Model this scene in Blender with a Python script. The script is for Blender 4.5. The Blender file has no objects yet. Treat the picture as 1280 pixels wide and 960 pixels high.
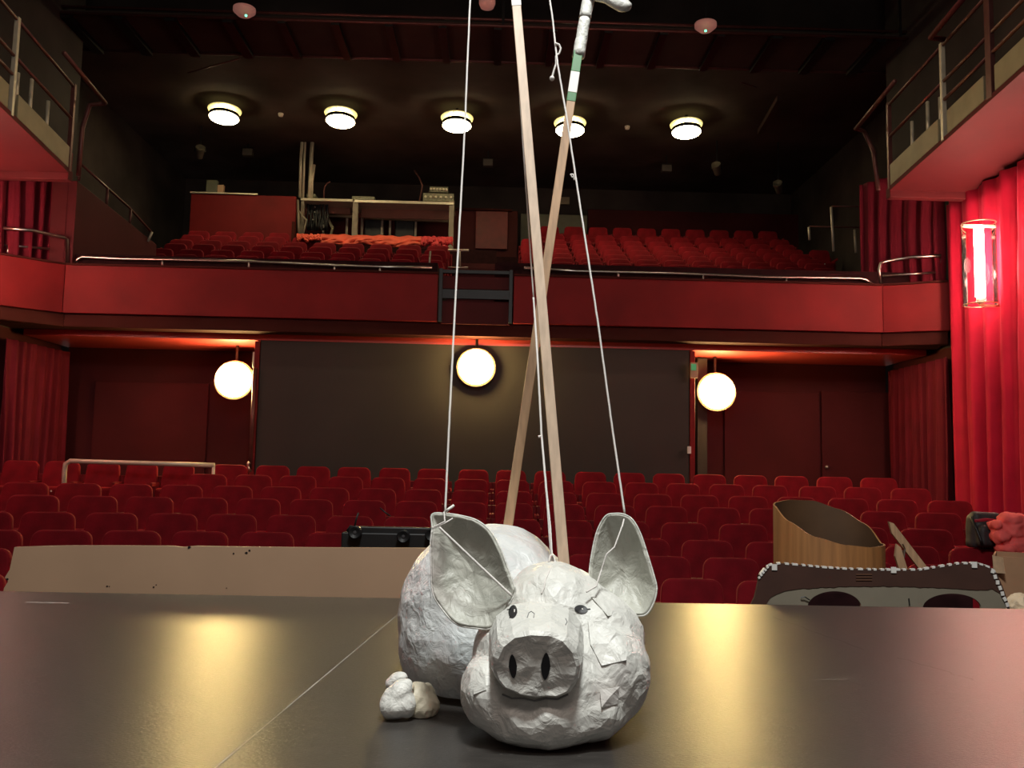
import bpy, bmesh, math, random
from mathutils import Vector, Matrix, noise
from mathutils.bvhtree import BVHTree
random.seed(7)
PI = math.pi
scn = bpy.context.scene
COL = scn.collection

# ------------------------------------------------------------------ camera
F = 1100.0
CAMZ = 0.47
yaw, pitch, roll = math.radians(1.1), math.radians(5.45), math.radians(1.17)
fw = Vector((math.sin(yaw)*math.cos(pitch), math.cos(yaw)*math.cos(pitch), math.sin(pitch)))
r0 = Vector((math.cos(yaw), -math.sin(yaw), 0))
u0 = r0.cross(fw)
RT = r0*math.cos(roll) + u0*math.sin(roll)
UP = -r0*math.sin(roll) + u0*math.cos(roll)
CAM = Vector((0, 0, CAMZ))
cd = bpy.data.cameras.new('camera'); co = bpy.data.objects.new('camera', cd); COL.objects.link(co)
cd.sensor_width = 36.0; cd.sensor_fit = 'HORIZONTAL'; cd.lens = F/1280*36
cd.clip_start = 0.02; cd.clip_end = 200
m = Matrix.Identity(4)
for i in range(3):
    m[i][0] = RT[i]; m[i][1] = UP[i]; m[i][2] = -fw[i]; m[i][3] = CAM[i]
co.matrix_world = m
scn.camera = co

def ray(px, py):
    return fw + RT*((px-640)/F) + UP*((480-py)/F)
def PY(px, py, Y):
    d = ray(px, py); return CAM + d*(Y/d.y)
def PZ(px, py, Z):
    d = ray(px, py); return CAM + d*((Z-CAMZ)/d.z)
def PX(px, py, X):
    d = ray(px, py); return CAM + d*(X/d.x)

# ------------------------------------------------------------------ materials
def mat(name, col, rough=0.6, metal=0.0, var=0.0, scale=8.0, bump=0.0, bscale=30.0, sheen=0.0,
        emit=None, estr=0.0, spec=0.5, wood=False, stretch=(1,1,1), coord='Object', trans=0.0, col2=None, sheencol=None):
    mt = bpy.data.materials.new(name); mt.use_nodes = True
    nt = mt.node_tree; b = nt.nodes['Principled BSDF']
    b.inputs['Base Color'].default_value = (*col, 1)
    b.inputs['Roughness'].default_value = rough
    b.inputs['Metallic'].default_value = metal
    b.inputs['Specular IOR Level'].default_value = spec
    if sheen:
        b.inputs['Sheen Weight'].default_value = sheen
        b.inputs['Sheen Roughness'].default_value = 0.35
        if sheencol: b.inputs['Sheen Tint'].default_value = (*sheencol, 1)
    if trans: b.inputs['Transmission Weight'].default_value = trans
    if emit:
        b.inputs['Emission Color'].default_value = (*emit, 1)
        b.inputs['Emission Strength'].default_value = estr
    if var or bump:
        tc = nt.nodes.new('ShaderNodeTexCoord'); mp = nt.nodes.new('ShaderNodeMapping')
        mp.inputs['Scale'].default_value = stretch
        nt.links.new(tc.outputs[coord], mp.inputs['Vector'])
    if var:
        n = nt.nodes.new('ShaderNodeTexNoise'); n.inputs['Scale'].default_value = scale
        n.inputs['Detail'].default_value = 5
        nt.links.new(mp.outputs['Vector'], n.inputs['Vector'])
        r = nt.nodes.new('ShaderNodeValToRGB')
        c2 = col2 or tuple(min(1, c*(1+var)) for c in col)
        c1 = tuple(c*(1-var) for c in col) if not col2 else col
        r.color_ramp.elements[0].color = (*c1, 1); r.color_ramp.elements[1].color = (*c2, 1)
        r.color_ramp.elements[0].position = .32; r.color_ramp.elements[1].position = .68
        nt.links.new(n.outputs['Fac'], r.inputs['Fac'])
        nt.links.new(r.outputs['Color'], b.inputs['Base Color'])
    if bump:
        n2 = nt.nodes.new('ShaderNodeTexNoise'); n2.inputs['Scale'].default_value = bscale
        n2.inputs['Detail'].default_value = 4
        nt.links.new(mp.outputs['Vector'], n2.inputs['Vector'])
        bp = nt.nodes.new('ShaderNodeBump'); bp.inputs['Strength'].default_value = bump
        bp.inputs['Distance'].default_value = 0.01
        nt.links.new(n2.outputs['Fac'], bp.inputs['Height'])
        nt.links.new(bp.outputs['Normal'], b.inputs['Normal'])
    return mt

M = {}
M['velvet'] = mat('velvet', (.20, .004, .010), .85, var=.22, scale=6, bump=.15, bscale=60, sheen=.35, sheencol=(1, .12, .12), spec=.2)
M['armrest'] = mat('armrest', (.16, .005, .009), .6, var=.15, sheen=.2, sheencol=(1, .1, .1), spec=.2)
M['seatmetal'] = mat('seat_metal', (.02, .02, .022), .5, metal=.6, var=.2)
M['plate'] = mat('number_plate', (.8, .72, .6), .4, var=.05)
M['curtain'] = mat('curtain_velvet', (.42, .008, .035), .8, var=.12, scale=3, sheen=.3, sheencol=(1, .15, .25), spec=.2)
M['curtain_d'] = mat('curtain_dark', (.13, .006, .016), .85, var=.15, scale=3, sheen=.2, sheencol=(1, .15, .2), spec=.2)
M['fascia'] = mat('fascia_red', (.165, .009, .010), .65, var=.18, scale=1.6, bump=.03, bscale=20, spec=.2)
M['lip'] = mat('lip_brown', (.050, .012, .009), .85, var=.15, scale=2, spec=.1)
M['soffit'] = mat('soffit_red', (.42, .045, .035), .35, var=.12, scale=2, spec=.5)
M['gallred'] = mat('gallery_red', (.095, .013, .015), .7, var=.1, scale=1.5, spec=.2)
M['wallred'] = mat('wall_dark_red', (.060, .007, .008), .7, var=.2, scale=1.0, spec=.2)
M['wallblack'] = mat('wall_black', (.045, .035, .032), .75, var=.3, scale=1.2, spec=.2)
M['ceilblack'] = mat('ceiling_black', (.075, .060, .052), .85, var=.3, scale=.8, spec=.15)
M['screen'] = mat('panel_black', (.048, .040, .034), .7, var=.12, scale=.7, spec=.25)
M['catwalk'] = mat('catwalk_brown', (.055, .036, .030), .7, var=.2, scale=1.5, spec=.2)
M['carpet'] = mat('carpet_dark', (.02, .006, .007), .95, var=.3, scale=10, spec=.1)
M['steel'] = mat('brushed_steel', (.55, .50, .44), .28, metal=1.0, var=.08, scale=20)
M['rail'] = mat('rail_cream', (.62, .56, .44), .4, metal=.3, var=.08)
M['railred'] = mat('rail_painted', (.14, .05, .045), .4, metal=.4, var=.15)
M['dark'] = mat('black_metal', (.012, .012, .013), .45, metal=.3, var=.2)
M['beige'] = mat('kick_beige', (.27, .23, .14), .55, var=.12, scale=4)
M['whiteboard'] = mat('board_cream', (.40, .25, .155), .6, var=.05, scale=3, bump=.03)
M['brownboard'] = mat('cardboard_brown', (.13, .055, .028), .8, var=.15, scale=6, bump=.05)
M['tube'] = mat('tube_wood', (.34, .15, .05), .55, var=.2, scale=5, stretch=(9, 9, .4))
M['tubein'] = mat('tube_inside', (.075, .034, .012), .7, var=.2, scale=5)
M['maroon'] = mat('board_maroon', (.055, .020, .012), .8, var=.15, scale=7, bump=.05)
M['greyboard'] = mat('board_grey_green', (.22, .19, .14), .7, var=.1, scale=5)
M['tape'] = mat('tape_white', (.75, .72, .68), .5, var=.05)
M['greentape'] = mat('tape_green', (.012, .15, .03), .4, var=.1)
M['wood'] = mat('rod_wood', (.54, .40, .29), .5, var=.14, scale=6, stretch=(14, 14, .6), spec=.4)
M['wood2'] = mat('rod_wood_tan', (.40, .245, .14), .5, var=.2, scale=6, stretch=(14, 14, .8), spec=.4)
M['string'] = mat('string_white', (.80, .76, .72), .7, var=.08, bump=.2, bscale=300)
M['black'] = mat('paint_black', (.008, .008, .010), .4, var=.2)
M['pink'] = mat('coat_pink', (1.0, .13, .12), .8, var=.18, scale=9, bump=.2, bscale=14)
M['bag'] = mat('bag_black', (.03, .026, .028), .6, var=.3, scale=8, bump=.15, bscale=25)
M['bagred'] = mat('bag_red', (.35, .01, .03), .5, var=.1)
M['box'] = mat('cardboard_box', (.40, .22, .12), .8, var=.1, scale=6)
M['paper'] = mat('paper_beige', (.62, .48, .33), .8, var=.2, scale=14, bump=.3, bscale=30)
M['orange'] = mat('cloth_orange', (.55, .065, .030), .8, var=.2, scale=5, bump=.2, bscale=12)
M['clothred'] = mat('cloth_red', (.40, .01, .015), .8, var=.2, scale=5, bump=.2, bscale=12)
M['deskwood'] = mat('desk_wood', (.22, .09, .055), .55, var=.12, scale=3)
M['deskgrey'] = mat('desk_grey', (.24, .20, .15), .5, var=.1)
M['gear'] = mat('gear_grey', (.20, .20, .13), .5, var=.3, scale=25)
M['pinkdome'] = mat('dome_pink', (.72, .36, .30), .5, var=.06, emit=(1, .42, .34), estr=.12)  # faint glow set in the material; the sensor dome is no lamp
M['grn'] = mat('led_green', (.1, .9, .4), .4, var=.05, emit=(.15, 1, .45), estr=3)
M['can'] = mat('lamp_can', (.10, .085, .07), .5, metal=.3, var=.1)
M['exit'] = mat('exit_green', (.10, .45, .22), .4, var=.05, emit=(.05, .8, .3), estr=.12)
M['greyg'] = mat('panel_olive', (.10, .10, .07), .6, var=.1)
M['lampw'] = mat('lamp_diffuser', (1, .95, .8), .5, emit=(1, .72, .27), estr=115, var=.01)
M['lampc'] = mat('lamp_ceiling', (1, .95, .8), .5, emit=(1, .82, .45), estr=42, var=.01)
M['plateglow'] = mat('lit_plate_glow', (.8, .7, .3), .4, emit=(1, .84, .32), estr=.6, var=.02)  # lamplight falling on the upper plate, put in as dim yellow emission
M['tubeglow'] = mat('tube_light', (1, .9, .8), .4, emit=(1, .58, .46), estr=70, var=.01)
M['brass'] = mat('lamp_ring', (.45, .30, .2), .35, metal=.8, var=.1)

def glass():
    mt = bpy.data.materials.new('clear_glass'); mt.use_nodes = True
    nt = mt.node_tree; nt.nodes.clear()
    o = nt.nodes.new('ShaderNodeOutputMaterial'); t = nt.nodes.new('ShaderNodeBsdfTransparent')
    g = nt.nodes.new('ShaderNodeBsdfGlossy'); g.inputs['Roughness'].default_value = .08
    x = nt.nodes.new('ShaderNodeMixShader'); lw = nt.nodes.new('ShaderNodeLayerWeight'); lw.inputs['Blend'].default_value = .25
    t.inputs['Color'].default_value = (.97, .93, .9, 1)
    nt.links.new(lw.outputs['Fresnel'], x.inputs[0]); nt.links.new(t.outputs[0], x.inputs[1]); nt.links.new(g.outputs[0], x.inputs[2])
    nt.links.new(x.outputs[0], o.inputs[0]); return mt
M['glass'] = glass()

def paper_mat(name, c1, c2):
    mt = bpy.data.materials.new(name); mt.use_nodes = True
    nt = mt.node_tree; b = nt.nodes['Principled BSDF']; N = nt.nodes; L = nt.links
    tc = N.new('ShaderNodeTexCoord')
    nz = N.new('ShaderNodeTexNoise'); nz.inputs['Scale'].default_value = 9
    L.new(tc.outputs['Object'], nz.inputs['Vector'])
    add = N.new('ShaderNodeMixRGB'); add.inputs[0].default_value = .06
    L.new(tc.outputs['Object'], add.inputs[1]); L.new(nz.outputs['Color'], add.inputs[2])
    v = N.new('ShaderNodeTexVoronoi'); v.inputs['Scale'].default_value = 24
    L.new(add.outputs[0], v.inputs['Vector'])
    bw = N.new('ShaderNodeRGBToBW'); L.new(v.outputs['Color'], bw.inputs[0])
    mx = N.new('ShaderNodeMixRGB'); mx.inputs[1].default_value = (*c1, 1); mx.inputs[2].default_value = (*c2, 1)
    L.new(bw.outputs[0], mx.inputs[0])
    # faint pinkish and bluish stains
    n3 = N.new('ShaderNodeTexNoise'); n3.inputs['Scale'].default_value = 7; n3.inputs['Detail'].default_value = 3
    L.new(tc.outputs['Object'], n3.inputs['Vector'])
    rp = N.new('ShaderNodeValToRGB'); rp.color_ramp.elements[0].position = .58; rp.color_ramp.elements[1].position = .75
    L.new(n3.outputs['Fac'], rp.inputs['Fac'])
    mx2 = N.new('ShaderNodeMixRGB'); mx2.inputs[2].default_value = (.62, .50, .50, 1)
    mm = N.new('ShaderNodeMath'); mm.operation = 'MULTIPLY'; mm.inputs[1].default_value = .45
    L.new(rp.outputs['Color'], mm.inputs[0]); L.new(mm.outputs[0], mx2.inputs[0]); L.new(mx.outputs[0], mx2.inputs[1])
    L.new(mx2.outputs[0], b.inputs['Base Color'])
    b.inputs['Roughness'].default_value = .42
    # crumple bump: paper strip edges + fine creases
    v2 = N.new('ShaderNodeTexVoronoi'); v2.feature = 'DISTANCE_TO_EDGE'; v2.inputs['Scale'].default_value = 24
    L.new(add.outputs[0], v2.inputs['Vector'])
    n4 = N.new('ShaderNodeTexNoise'); n4.inputs['Scale'].default_value = 30; n4.inputs['Detail'].default_value = 6; n4.inputs['Distortion'].default_value = 1.2
    L.new(tc.outputs['Object'], n4.inputs['Vector'])
    b1 = N.new('ShaderNodeBump'); b1.inputs['Strength'].default_value = .55; b1.inputs['Distance'].default_value = .006
    L.new(bw.outputs[0], b1.inputs['Height'])
    b2 = N.new('ShaderNodeBump'); b2.inputs['Strength'].default_value = .75; b2.inputs['Distance'].default_value = .008
    L.new(n4.outputs['Fac'], b2.inputs['Height']); L.new(b1.outputs[0], b2.inputs['Normal'])
    L.new(b2.outputs[0], b.inputs['Normal'])
    return mt
M['mache'] = paper_mat('papier_mache', (.64, .64, .60), (.78, .77, .72))
M['machebody'] = paper_mat('papier_mache_body', (.62, .64, .64), (.76, .77, .76))
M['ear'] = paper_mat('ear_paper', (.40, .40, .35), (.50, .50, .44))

def stage_mat():
    mt = bpy.data.materials.new('stage_floor_black'); mt.use_nodes = True
    nt = mt.node_tree; b = nt.nodes['Principled BSDF']; N = nt.nodes; L = nt.links
    tc = N.new('ShaderNodeTexCoord'); mp = N.new('ShaderNodeMapping'); mp.inputs['Scale'].default_value = (1, 4, 1)
    L.new(tc.outputs['Object'], mp.inputs['Vector'])
    n = N.new('ShaderNodeTexNoise'); n.inputs['Scale'].default_value = 9; n.inputs['Detail'].default_value = 8; n.inputs['Roughness'].default_value = .7
    L.new(mp.outputs['Vector'], n.inputs['Vector'])
    r = N.new('ShaderNodeValToRGB'); r.color_ramp.elements[0].position = .3; r.color_ramp.elements[1].position = .75
    r.color_ramp.elements[0].color = (.030, .027, .025, 1); r.color_ramp.elements[1].color = (.056, .050, .045, 1)
    L.new(n.outputs['Fac'], r.inputs['Fac'])
    # small dust specks
    n5 = N.new('ShaderNodeTexNoise'); n5.inputs['Scale'].default_value = 55; n5.inputs['Detail'].default_value = 2
    L.new(mp.outputs['Vector'], n5.inputs['Vector'])
    r5 = N.new('ShaderNodeValToRGB'); r5.color_ramp.elements[0].position = .70; r5.color_ramp.elements[1].position = .76
    L.new(n5.outputs['Fac'], r5.inputs['Fac'])
    mx = N.new('ShaderNodeMixRGB'); mx.inputs[2].default_value = (.20, .18, .17, 1)
    L.new(r5.outputs['Color'], mx.inputs[0]); L.new(r.outputs['Color'], mx.inputs[1])
    L.new(mx.outputs[0], b.inputs['Base Color'])
    rr = N.new('ShaderNodeMapRange'); rr.inputs['To Min'].default_value = .27; rr.inputs['To Max'].default_value = .33
    L.new(n.outputs['Fac'], rr.inputs['Value']); L.new(rr.outputs[0], b.inputs['Roughness'])
    b.inputs['Specular IOR Level'].default_value = .6
    n6 = N.new('ShaderNodeTexNoise'); n6.inputs['Scale'].default_value = 120; n6.inputs['Detail'].default_value = 3
    L.new(mp.outputs['Vector'], n6.inputs['Vector'])
    bp = N.new('ShaderNodeBump'); bp.inputs['Strength'].default_value = .42; bp.inputs['Distance'].default_value = .002
    L.new(n6.outputs['Fac'], bp.inputs['Height']); L.new(bp.outputs[0], b.inputs['Normal'])
    return mt
M['stage'] = stage_mat()

# ------------------------------------------------------------------ mesh helpers
def new_bm(): return bmesh.new()
def box(bm, c, s, rot=None):
    mtx = Matrix.Translation(Vector(c))
    if rot is not None: mtx = mtx @ (rot if isinstance(rot, Matrix) else Matrix.Rotation(rot, 4, 'Z'))
    r = bmesh.ops.create_cube(bm, size=1, matrix=mtx @ Matrix.Diagonal((s[0], s[1], s[2], 1)))
    return r['verts']
def bar(bm, a, b, w, h=None, up=Vector((0, 0, 1))):
    a = Vector(a); b = Vector(b); h = h or w
    z = (b-a); L = z.length; z.normalize()
    if abs(z.dot(up)) > .98: up = Vector((0, 1, 0))
    x = up.cross(z).normalized(); y = z.cross(x)
    R = Matrix((x, y, z)).transposed().to_4x4()
    return bmesh.ops.create_cube(bm, size=1, matrix=Matrix.Translation((a+b)/2) @ R @ Matrix.Diagonal((w, h, L, 1)))['verts']
def tube(bm, pts, r, n=10, cap=True):
    pts = [Vector(p) for p in pts]; rings = []
    prev = None
    for i, p in enumerate(pts):
        d = (pts[min(i+1, len(pts)-1)] - pts[max(i-1, 0)]).normalized()
        if prev is None:
            a = Vector((0, 0, 1)) if abs(d.z) < .9 else Vector((1, 0, 0))
            x = a.cross(d).normalized()
        else:
            x = (prev - d*prev.dot(d)).normalized()
        prev = x; y = d.cross(x)
        rr = r[i] if isinstance(r, (list, tuple)) else r
        rings.append([bm.verts.new(p + (x*math.cos(2*PI*k/n) + y*math.sin(2*PI*k/n))*rr) for k in range(n)])
    for i in range(len(rings)-1):
        for k in range(n):
            bm.faces.new((rings[i][k], rings[i][(k+1) % n], rings[i+1][(k+1) % n], rings[i+1][k]))
    if cap:
        bm.faces.new(rings[0][::-1]); bm.faces.new(rings[-1])
def lathe(bm, prof, mtx=Matrix.Identity(4), n=32):
    rings = []
    for r, z in prof:
        if r < 1e-6: rings.append([bm.verts.new(mtx @ Vector((0, 0, z)))])
        else: rings.append([bm.verts.new(mtx @ Vector((r*math.cos(2*PI*k/n), r*math.sin(2*PI*k/n), z))) for k in range(n)])
    for a, b in zip(rings, rings[1:]):
        for k in range(n):
            q = []
            for v in (a[k % len(a)], a[(k+1) % n % len(a)], b[(k+1) % n % len(b)], b[k % len(b)]):
                if v not in q: q.append(v)
            if len(q) > 2: bm.faces.new(q)
def prism(bm, pts, depthvec):
    """polygon pts (3-D) extruded by depthvec"""
    a = [bm.verts.new(Vector(p)) for p in pts]; dv = Vector(depthvec)
    b = [bm.verts.new(Vector(p)+dv) for p in pts]
    n = len(pts)
    bm.faces.new(a); bm.faces.new(b[::-1])
    for i in range(n): bm.faces.new((a[i], b[i], b[(i+1) % n], a[(i+1) % n]))
def obj(name, bm, m, parent=None, smooth=False, bevel=0, loc=None):
    bmesh.ops.recalc_face_normals(bm, faces=bm.faces)
    me = bpy.data.meshes.new(name); bm.to_mesh(me); bm.free()
    if loc is not None: me.transform(Matrix.Translation(-Vector(loc)))
    me.materials.append(M[m] if isinstance(m, str) else m)
    if smooth:
        for p in me.polygons: p.use_smooth = True
    o = bpy.data.objects.new(name, me); COL.objects.link(o)
    if loc is not None: o.location = loc
    if parent is not None:
        o.parent = parent
        if loc is None and parent.get('_w'):
            o.location = -Vector(parent.location)
    if bevel:
        md = o.modifiers.new('bevel', 'BEVEL'); md.width = bevel; md.segments = 2; md.limit_method = 'ANGLE'
    return o
def tag(o, label=None, cat=None, group=None, kind=None):
    if label: o['label'] = label
    if cat: o['category'] = cat
    if group: o['group'] = group
    if kind: o['kind'] = kind
    return o
def thing(name, loc, label, cat, group=None):
    o = bpy.data.objects.new(name, None); COL.objects.link(o); o.location = loc
    o.empty_display_size = .1
    return tag(o, label, cat, group)
class Root:
    """thing whose parts are built in world coordinates"""
    def __init__(s, name, loc, label, cat, group=None):
        s.o = thing(name, loc, label, cat, group); s.loc = Vector(loc)
    def part(s, name, bm, m, **k):
        o = obj(name, bm, m, **k); o.parent = s.o; o.location = -s.loc
        return o
    def sub(s, par, name, bm, m, **k):
        o = obj(name, bm, m, **k); o.parent = par; return o
def struct(name, bm, m, **k):
    return tag(obj(name, bm, m, **k), kind='structure')
def copy_tree(root, loc, rotz=0, scale=None):
    r = root.copy(); COL.objects.link(r); r.location = loc; r.rotation_euler = (0, 0, rotz)
    if scale: r.scale = scale
    for ch in list(root.children):
        c = ch.copy(); COL.objects.link(c); c.parent = r
        for g in ch.children:
            d = g.copy(); COL.objects.link(d); d.parent = c
    return r

XC = PY(595, 585, 12).x       # hall centre line
XR, XL = 6.25, 2*XC - 6.25
ZF = -1.28                    # stalls front floor

# ------------------------------------------------------------------ setting
e1, e2 = PZ(0, 738, 0), PZ(1280, 762, 0)
YE = (e1.y+e2.y)/2
bm = new_bm(); box(bm, (XC, (YE-4)/2, -.06), (12.9, YE+4, .12))
struct('floor', bm, 'stage', bevel=.004)
bm = new_bm(); box(bm, (XC, YE-.06, (ZF-.12)/2), (12.9, .1, -ZF-.12))
struct('wall_stage_front', bm, 'wallblack')
# seam lines / scratches in the dance floor
def floor_mark(p, q, w, label, cat='scratch', name='floor_scratch', m='tape', jag=0.0, grp=None):
    a, b = PZ(*p, 0), PZ(*q, 0); bm = new_bm()
    n = 24; side = (b-a).cross(Vector((0, 0, 1))).normalized(); prev = None
    for i in range(n+1):
        t = i/n; c = a.lerp(b, t) + side*(noise.noise(Vector((t*9, a.x*5, 0)))*jag)
        ww = w*(.55+.45*abs(noise.noise(Vector((t*14, a.y, 3)))*2))
        v = [bm.verts.new(c-side*ww/2+Vector((0, 0, .0006))), bm.verts.new(c+side*ww/2+Vector((0, 0, .0006)))]
        if prev: bm.faces.new((prev[0], prev[1], v[1], v[0]))
        prev = v
    tag(obj(name, bm, m), label, cat, grp)
M['scr'] = mat('scratch_grey', (.30, .28, .25), .6, var=.3, scale=20)
M['scrd'] = mat('scratch_dull', (.12, .11, .10), .6, var=.3, scale=20)
floor_mark((500, 766), (262, 966), .0035, 'long thin pale seam line running diagonally across the black stage left of the pig', 'seam line', 'seam_line', 'scr')
floor_mark((965, 771), (1080, 812), .003, 'faint thin diagonal scratch on the stage below the car cutout', 'scratch', m='scrd', jag=.01)
floor_mark((1125, 822), (1215, 850), .005, 'dull wavy scuff on the stage at the right', 'scratch', m='scrd', jag=.02)
floor_mark((32, 753), (86, 754), .010, 'white chalk stroke on the stage near its left edge', 'chalk mark', 'chalk_mark', jag=.006)
floor_mark((1015, 850), (1060, 849), .003, 'short pale scratch on the stage at the right of the pig', 'scratch', m='scr', jag=.01)

# stalls tiers: row measurements (depth, z of backrest top relative to lens)
rows = {}
for k in range(8):
    Y = 6.24 + .8*k
    rows[k] = (Y, [-.763, -.688, -.617, -.514, -.39, -.284, -.166, -.048][k])
SH = .86                       # seat back height
bm = new_bm()
for k in range(8):
    Y, zr = rows[k]; zf = CAMZ + zr - SH
    y0 = Y - .62 if k else YE-.02
    box(bm, (XC, (y0+Y+.18)/2, zf-.25), (12.7, Y+.18-y0, .5))
zback = CAMZ + rows[7][1] - SH
box(bm, (XC, 13.2, zback-.25), (12.7, 2.4, .5))
struct('floor_stalls', bm, 'carpet')

ZSOF = CAMZ + 1.70
YB, YLIP = 11.9, 12.02
YW = 13.6
# under-balcony back wall and the black panel in front of it
bm = new_bm(); box(bm, (XC, YW+.06, (zback+ZSOF)/2), (12.7, .12, ZSOF-zback+.3)); struct('wall_back_stalls', bm, 'wallred')
def wp(px, py, Y): return PY(px, py, Y)
pa, pb = wp(326, 423, 12.3), wp(862, 433, 12.3)
rt = Root('partition_panel', ((pa.x+pb.x)/2, 12.4, zback), 'wide black partition panel closing the middle of the wall under the balcony', 'panel')
bm = new_bm(); box(bm, ((pa.x+pb.x)/2, 12.38, (zback+ZSOF)/2+.06), (pb.x-pa.x, .16, ZSOF-zback+.08)); rt.part('panel', bm, 'screen', bevel=.01)
for sx in (pa.x-.04, pb.x+.04):
    bm = new_bm(); box(bm, (sx, 12.40, (zback+ZSOF)/2), (.07, .24, ZSOF-zback-.01)); rt.part('frame_post', bm, 'fascia', bevel=.01)
bm = new_bm(); box(bm, ((pa.x+pb.x)/2, 13.0, (zback+ZSOF)/2), (pb.x-pa.x-.1, 1.0, ZSOF-zback-.05)); struct('wall_partition', bm, 'wallblack')
# return strips right of the partition
a = wp(872, 500, 13.0); b2 = wp(884, 500, 13.0)
bm = new_bm(); box(bm, ((a.x+b2.x)/2, 13.25, (zback+ZSOF)/2), (b2.x-a.x, .5, ZSOF-zback-.02)); struct('trim_1', bm, 'wallblack')
# doors in the back wall
def door(n, x0px, x1px, topy, knobpx):
    a = wp(x0px, topy, YW-.02); b = wp(x1px, topy, YW-.02)
    bm = new_bm(); zt = (a.z+b.z)/2
    box(bm, ((a.x+b.x)/2, YW-.02, (zback+zt)/2), (b.x-a.x, .05, zt-zback))
    d = struct('door_%d' % n, bm, mat('door_red_%d' % n, (.070, .008, .009), .7, var=.15, scale=1.2, spec=.2), bevel=.008)
    if knobpx:
        k = wp(*knobpx, YW-.06); bm = new_bm()
        lathe(bm, [(0, -.03), (.03, -.02), (.035, 0), (.02, .02), (.0, .03)], Matrix.Translation(k) @ Matrix.Rotation(PI/2, 4, 'X'), 16)
        o = obj('door_knob', bm, 'steel', smooth=True); o.parent = d
door(1, 1026, 1140, 490, (1034, 584))
door(2, 905, 1023, 490, None)
door(3, 120, 262, 478, None)

# balcony slab & soffit
bm = new_bm(); box(bm, (XC, 12.93, ZSOF+.12), (12.7, 1.3, .22)); struct('ceiling_stalls', bm, 'soffit')
# side walls
for sd, Xw_, sg in (('right', XR, 1), ('left', XL, -1)):
    bm = new_bm(); box(bm, (Xw_+sg*.08, 5.4, .45), (.12, 16.6, 3.6)); struct('wall_%s' % sd, bm, 'wallred')
    bm = new_bm(); box(bm, (Xw_+sg*.08, 5.4, 5.9), (.12, 16.6, 7.3)); struct('wall_%s_upper' % sd, bm, 'wallblack')
    bm = new_bm(); box(bm, (Xw_+sg*1.38, 17.95, 5.5), (.12, 8.8, 7.6)); struct('wall_%s_rear' % sd, bm, 'wallblack')
    bm = new_bm(); box(bm, (Xw_+sg*.76, 13.66, 5.5), (1.2, .1, 7.6)); struct('wall_%s_return' % sd, bm, 'wallblack')
ZC = CAMZ + 7.2
bm = new_bm(); box(bm, (XC, 22.16, 5.1), (15.6, .12, 7.2)); struct('wall_back', bm, 'wallblack')
bm = new_bm(); box(bm, (XC, 18.55, ZC+.08), (15.6, 7.3, .16)); struct('ceiling', bm, 'ceilblack')
bm = new_bm(); box(bm, (XC, 5.8, ZC+1.6), (15.6, 19.5, .16)); struct('ceiling_front', bm, 'ceilblack')
bm = new_bm(); box(bm, (XC, 14.95, ZC+.8), (15.6, .1, 1.55)); struct('wall_ceiling_step', bm, 'ceilblack')

# ------------------------------------------------------------------ balcony front
zt, zb, zl = CAMZ+2.63, CAMZ+1.97, CAMZ+1.79
def fascia_path():
    A = PY(-40, 313, 11.05); 
    L = Vector((XL+.14, 11.3, 0)); C1 = Vector((PY(82, 330, YB).x, YB, 0))
    C2 = Vector((PY(1101, 354, YB+.1).x, YB+.05, 0)); R = Vector((XR-.13, 11.62, 0))
    return L, C1, C2, R
L_, C1, C2, R_ = fascia_path()
gx0, gx1 = PY(547, 370, YB).x, PY(642, 370, YB).x
balc = Root('balcony', (XC, YB, zl), 'red curved-end balcony front spanning the auditorium below the upper seats', 'balcony')
def fpanel(p, q, z0, z1, thick, m, name='fascia_panel', lean=.0):
    n = Vector((-(q-p).y, (q-p).x, 0)).normalized()
    bm = new_bm()
    pts = [(p.x, p.y, z0), (q.x, q.y, z0), (q.x, q.y+lean, z1), (p.x, p.y+lean, z1)]
    prism(bm, pts, n*thick); return balc.part(name, bm, m, bevel=.008)
g0, g1 = Vector((gx0, YB, 0)), Vector((gx1, YB, 0))
fpanel(L_, C1, zb, zt, .14, 'fascia'); fpanel(C1, g0, zb, zt, .14, 'fascia')
fpanel(g1, C2, zb, zt, .14, 'fascia'); fpanel(C2, R_, zb, zt, .14, 'fascia')
off = Vector((0, .06, 0))
for p, q in ((L_, C1), (C1, C2), (C2, R_)):
    fpanel(p+off, q+off, zl, zb-.002, .12, 'lip', 'lower_band')
# capping strip
for p, q in ((L_, C1), (C1, g0), (g1, C2), (C2, R_)):
    d = (q-p).normalized(); n = Vector((-d.y, d.x, 0))
    bm = new_bm(); bar(bm, p+Vector((0, 0, zt+.012))+n*.07, q+Vector((0, 0, zt+.012))+n*.07, .18, .025, up=Vector((0, 0, 1)))
    balc.part('capping', bm, 'lip')
# horizontal floor strip closing the slab behind corners
bm = new_bm(); prism(bm, [(XL, L_.y+.25, zl), (C1.x, C1.y+.2, zl), (C2.x, C2.y+.2, zl), (R_.x, R_.y+.25, zl), (XR, 12.26, zl), (XL, 12.26, zl)], (0, 0, .10)); balc.part('slab', bm, 'lip')
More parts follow.
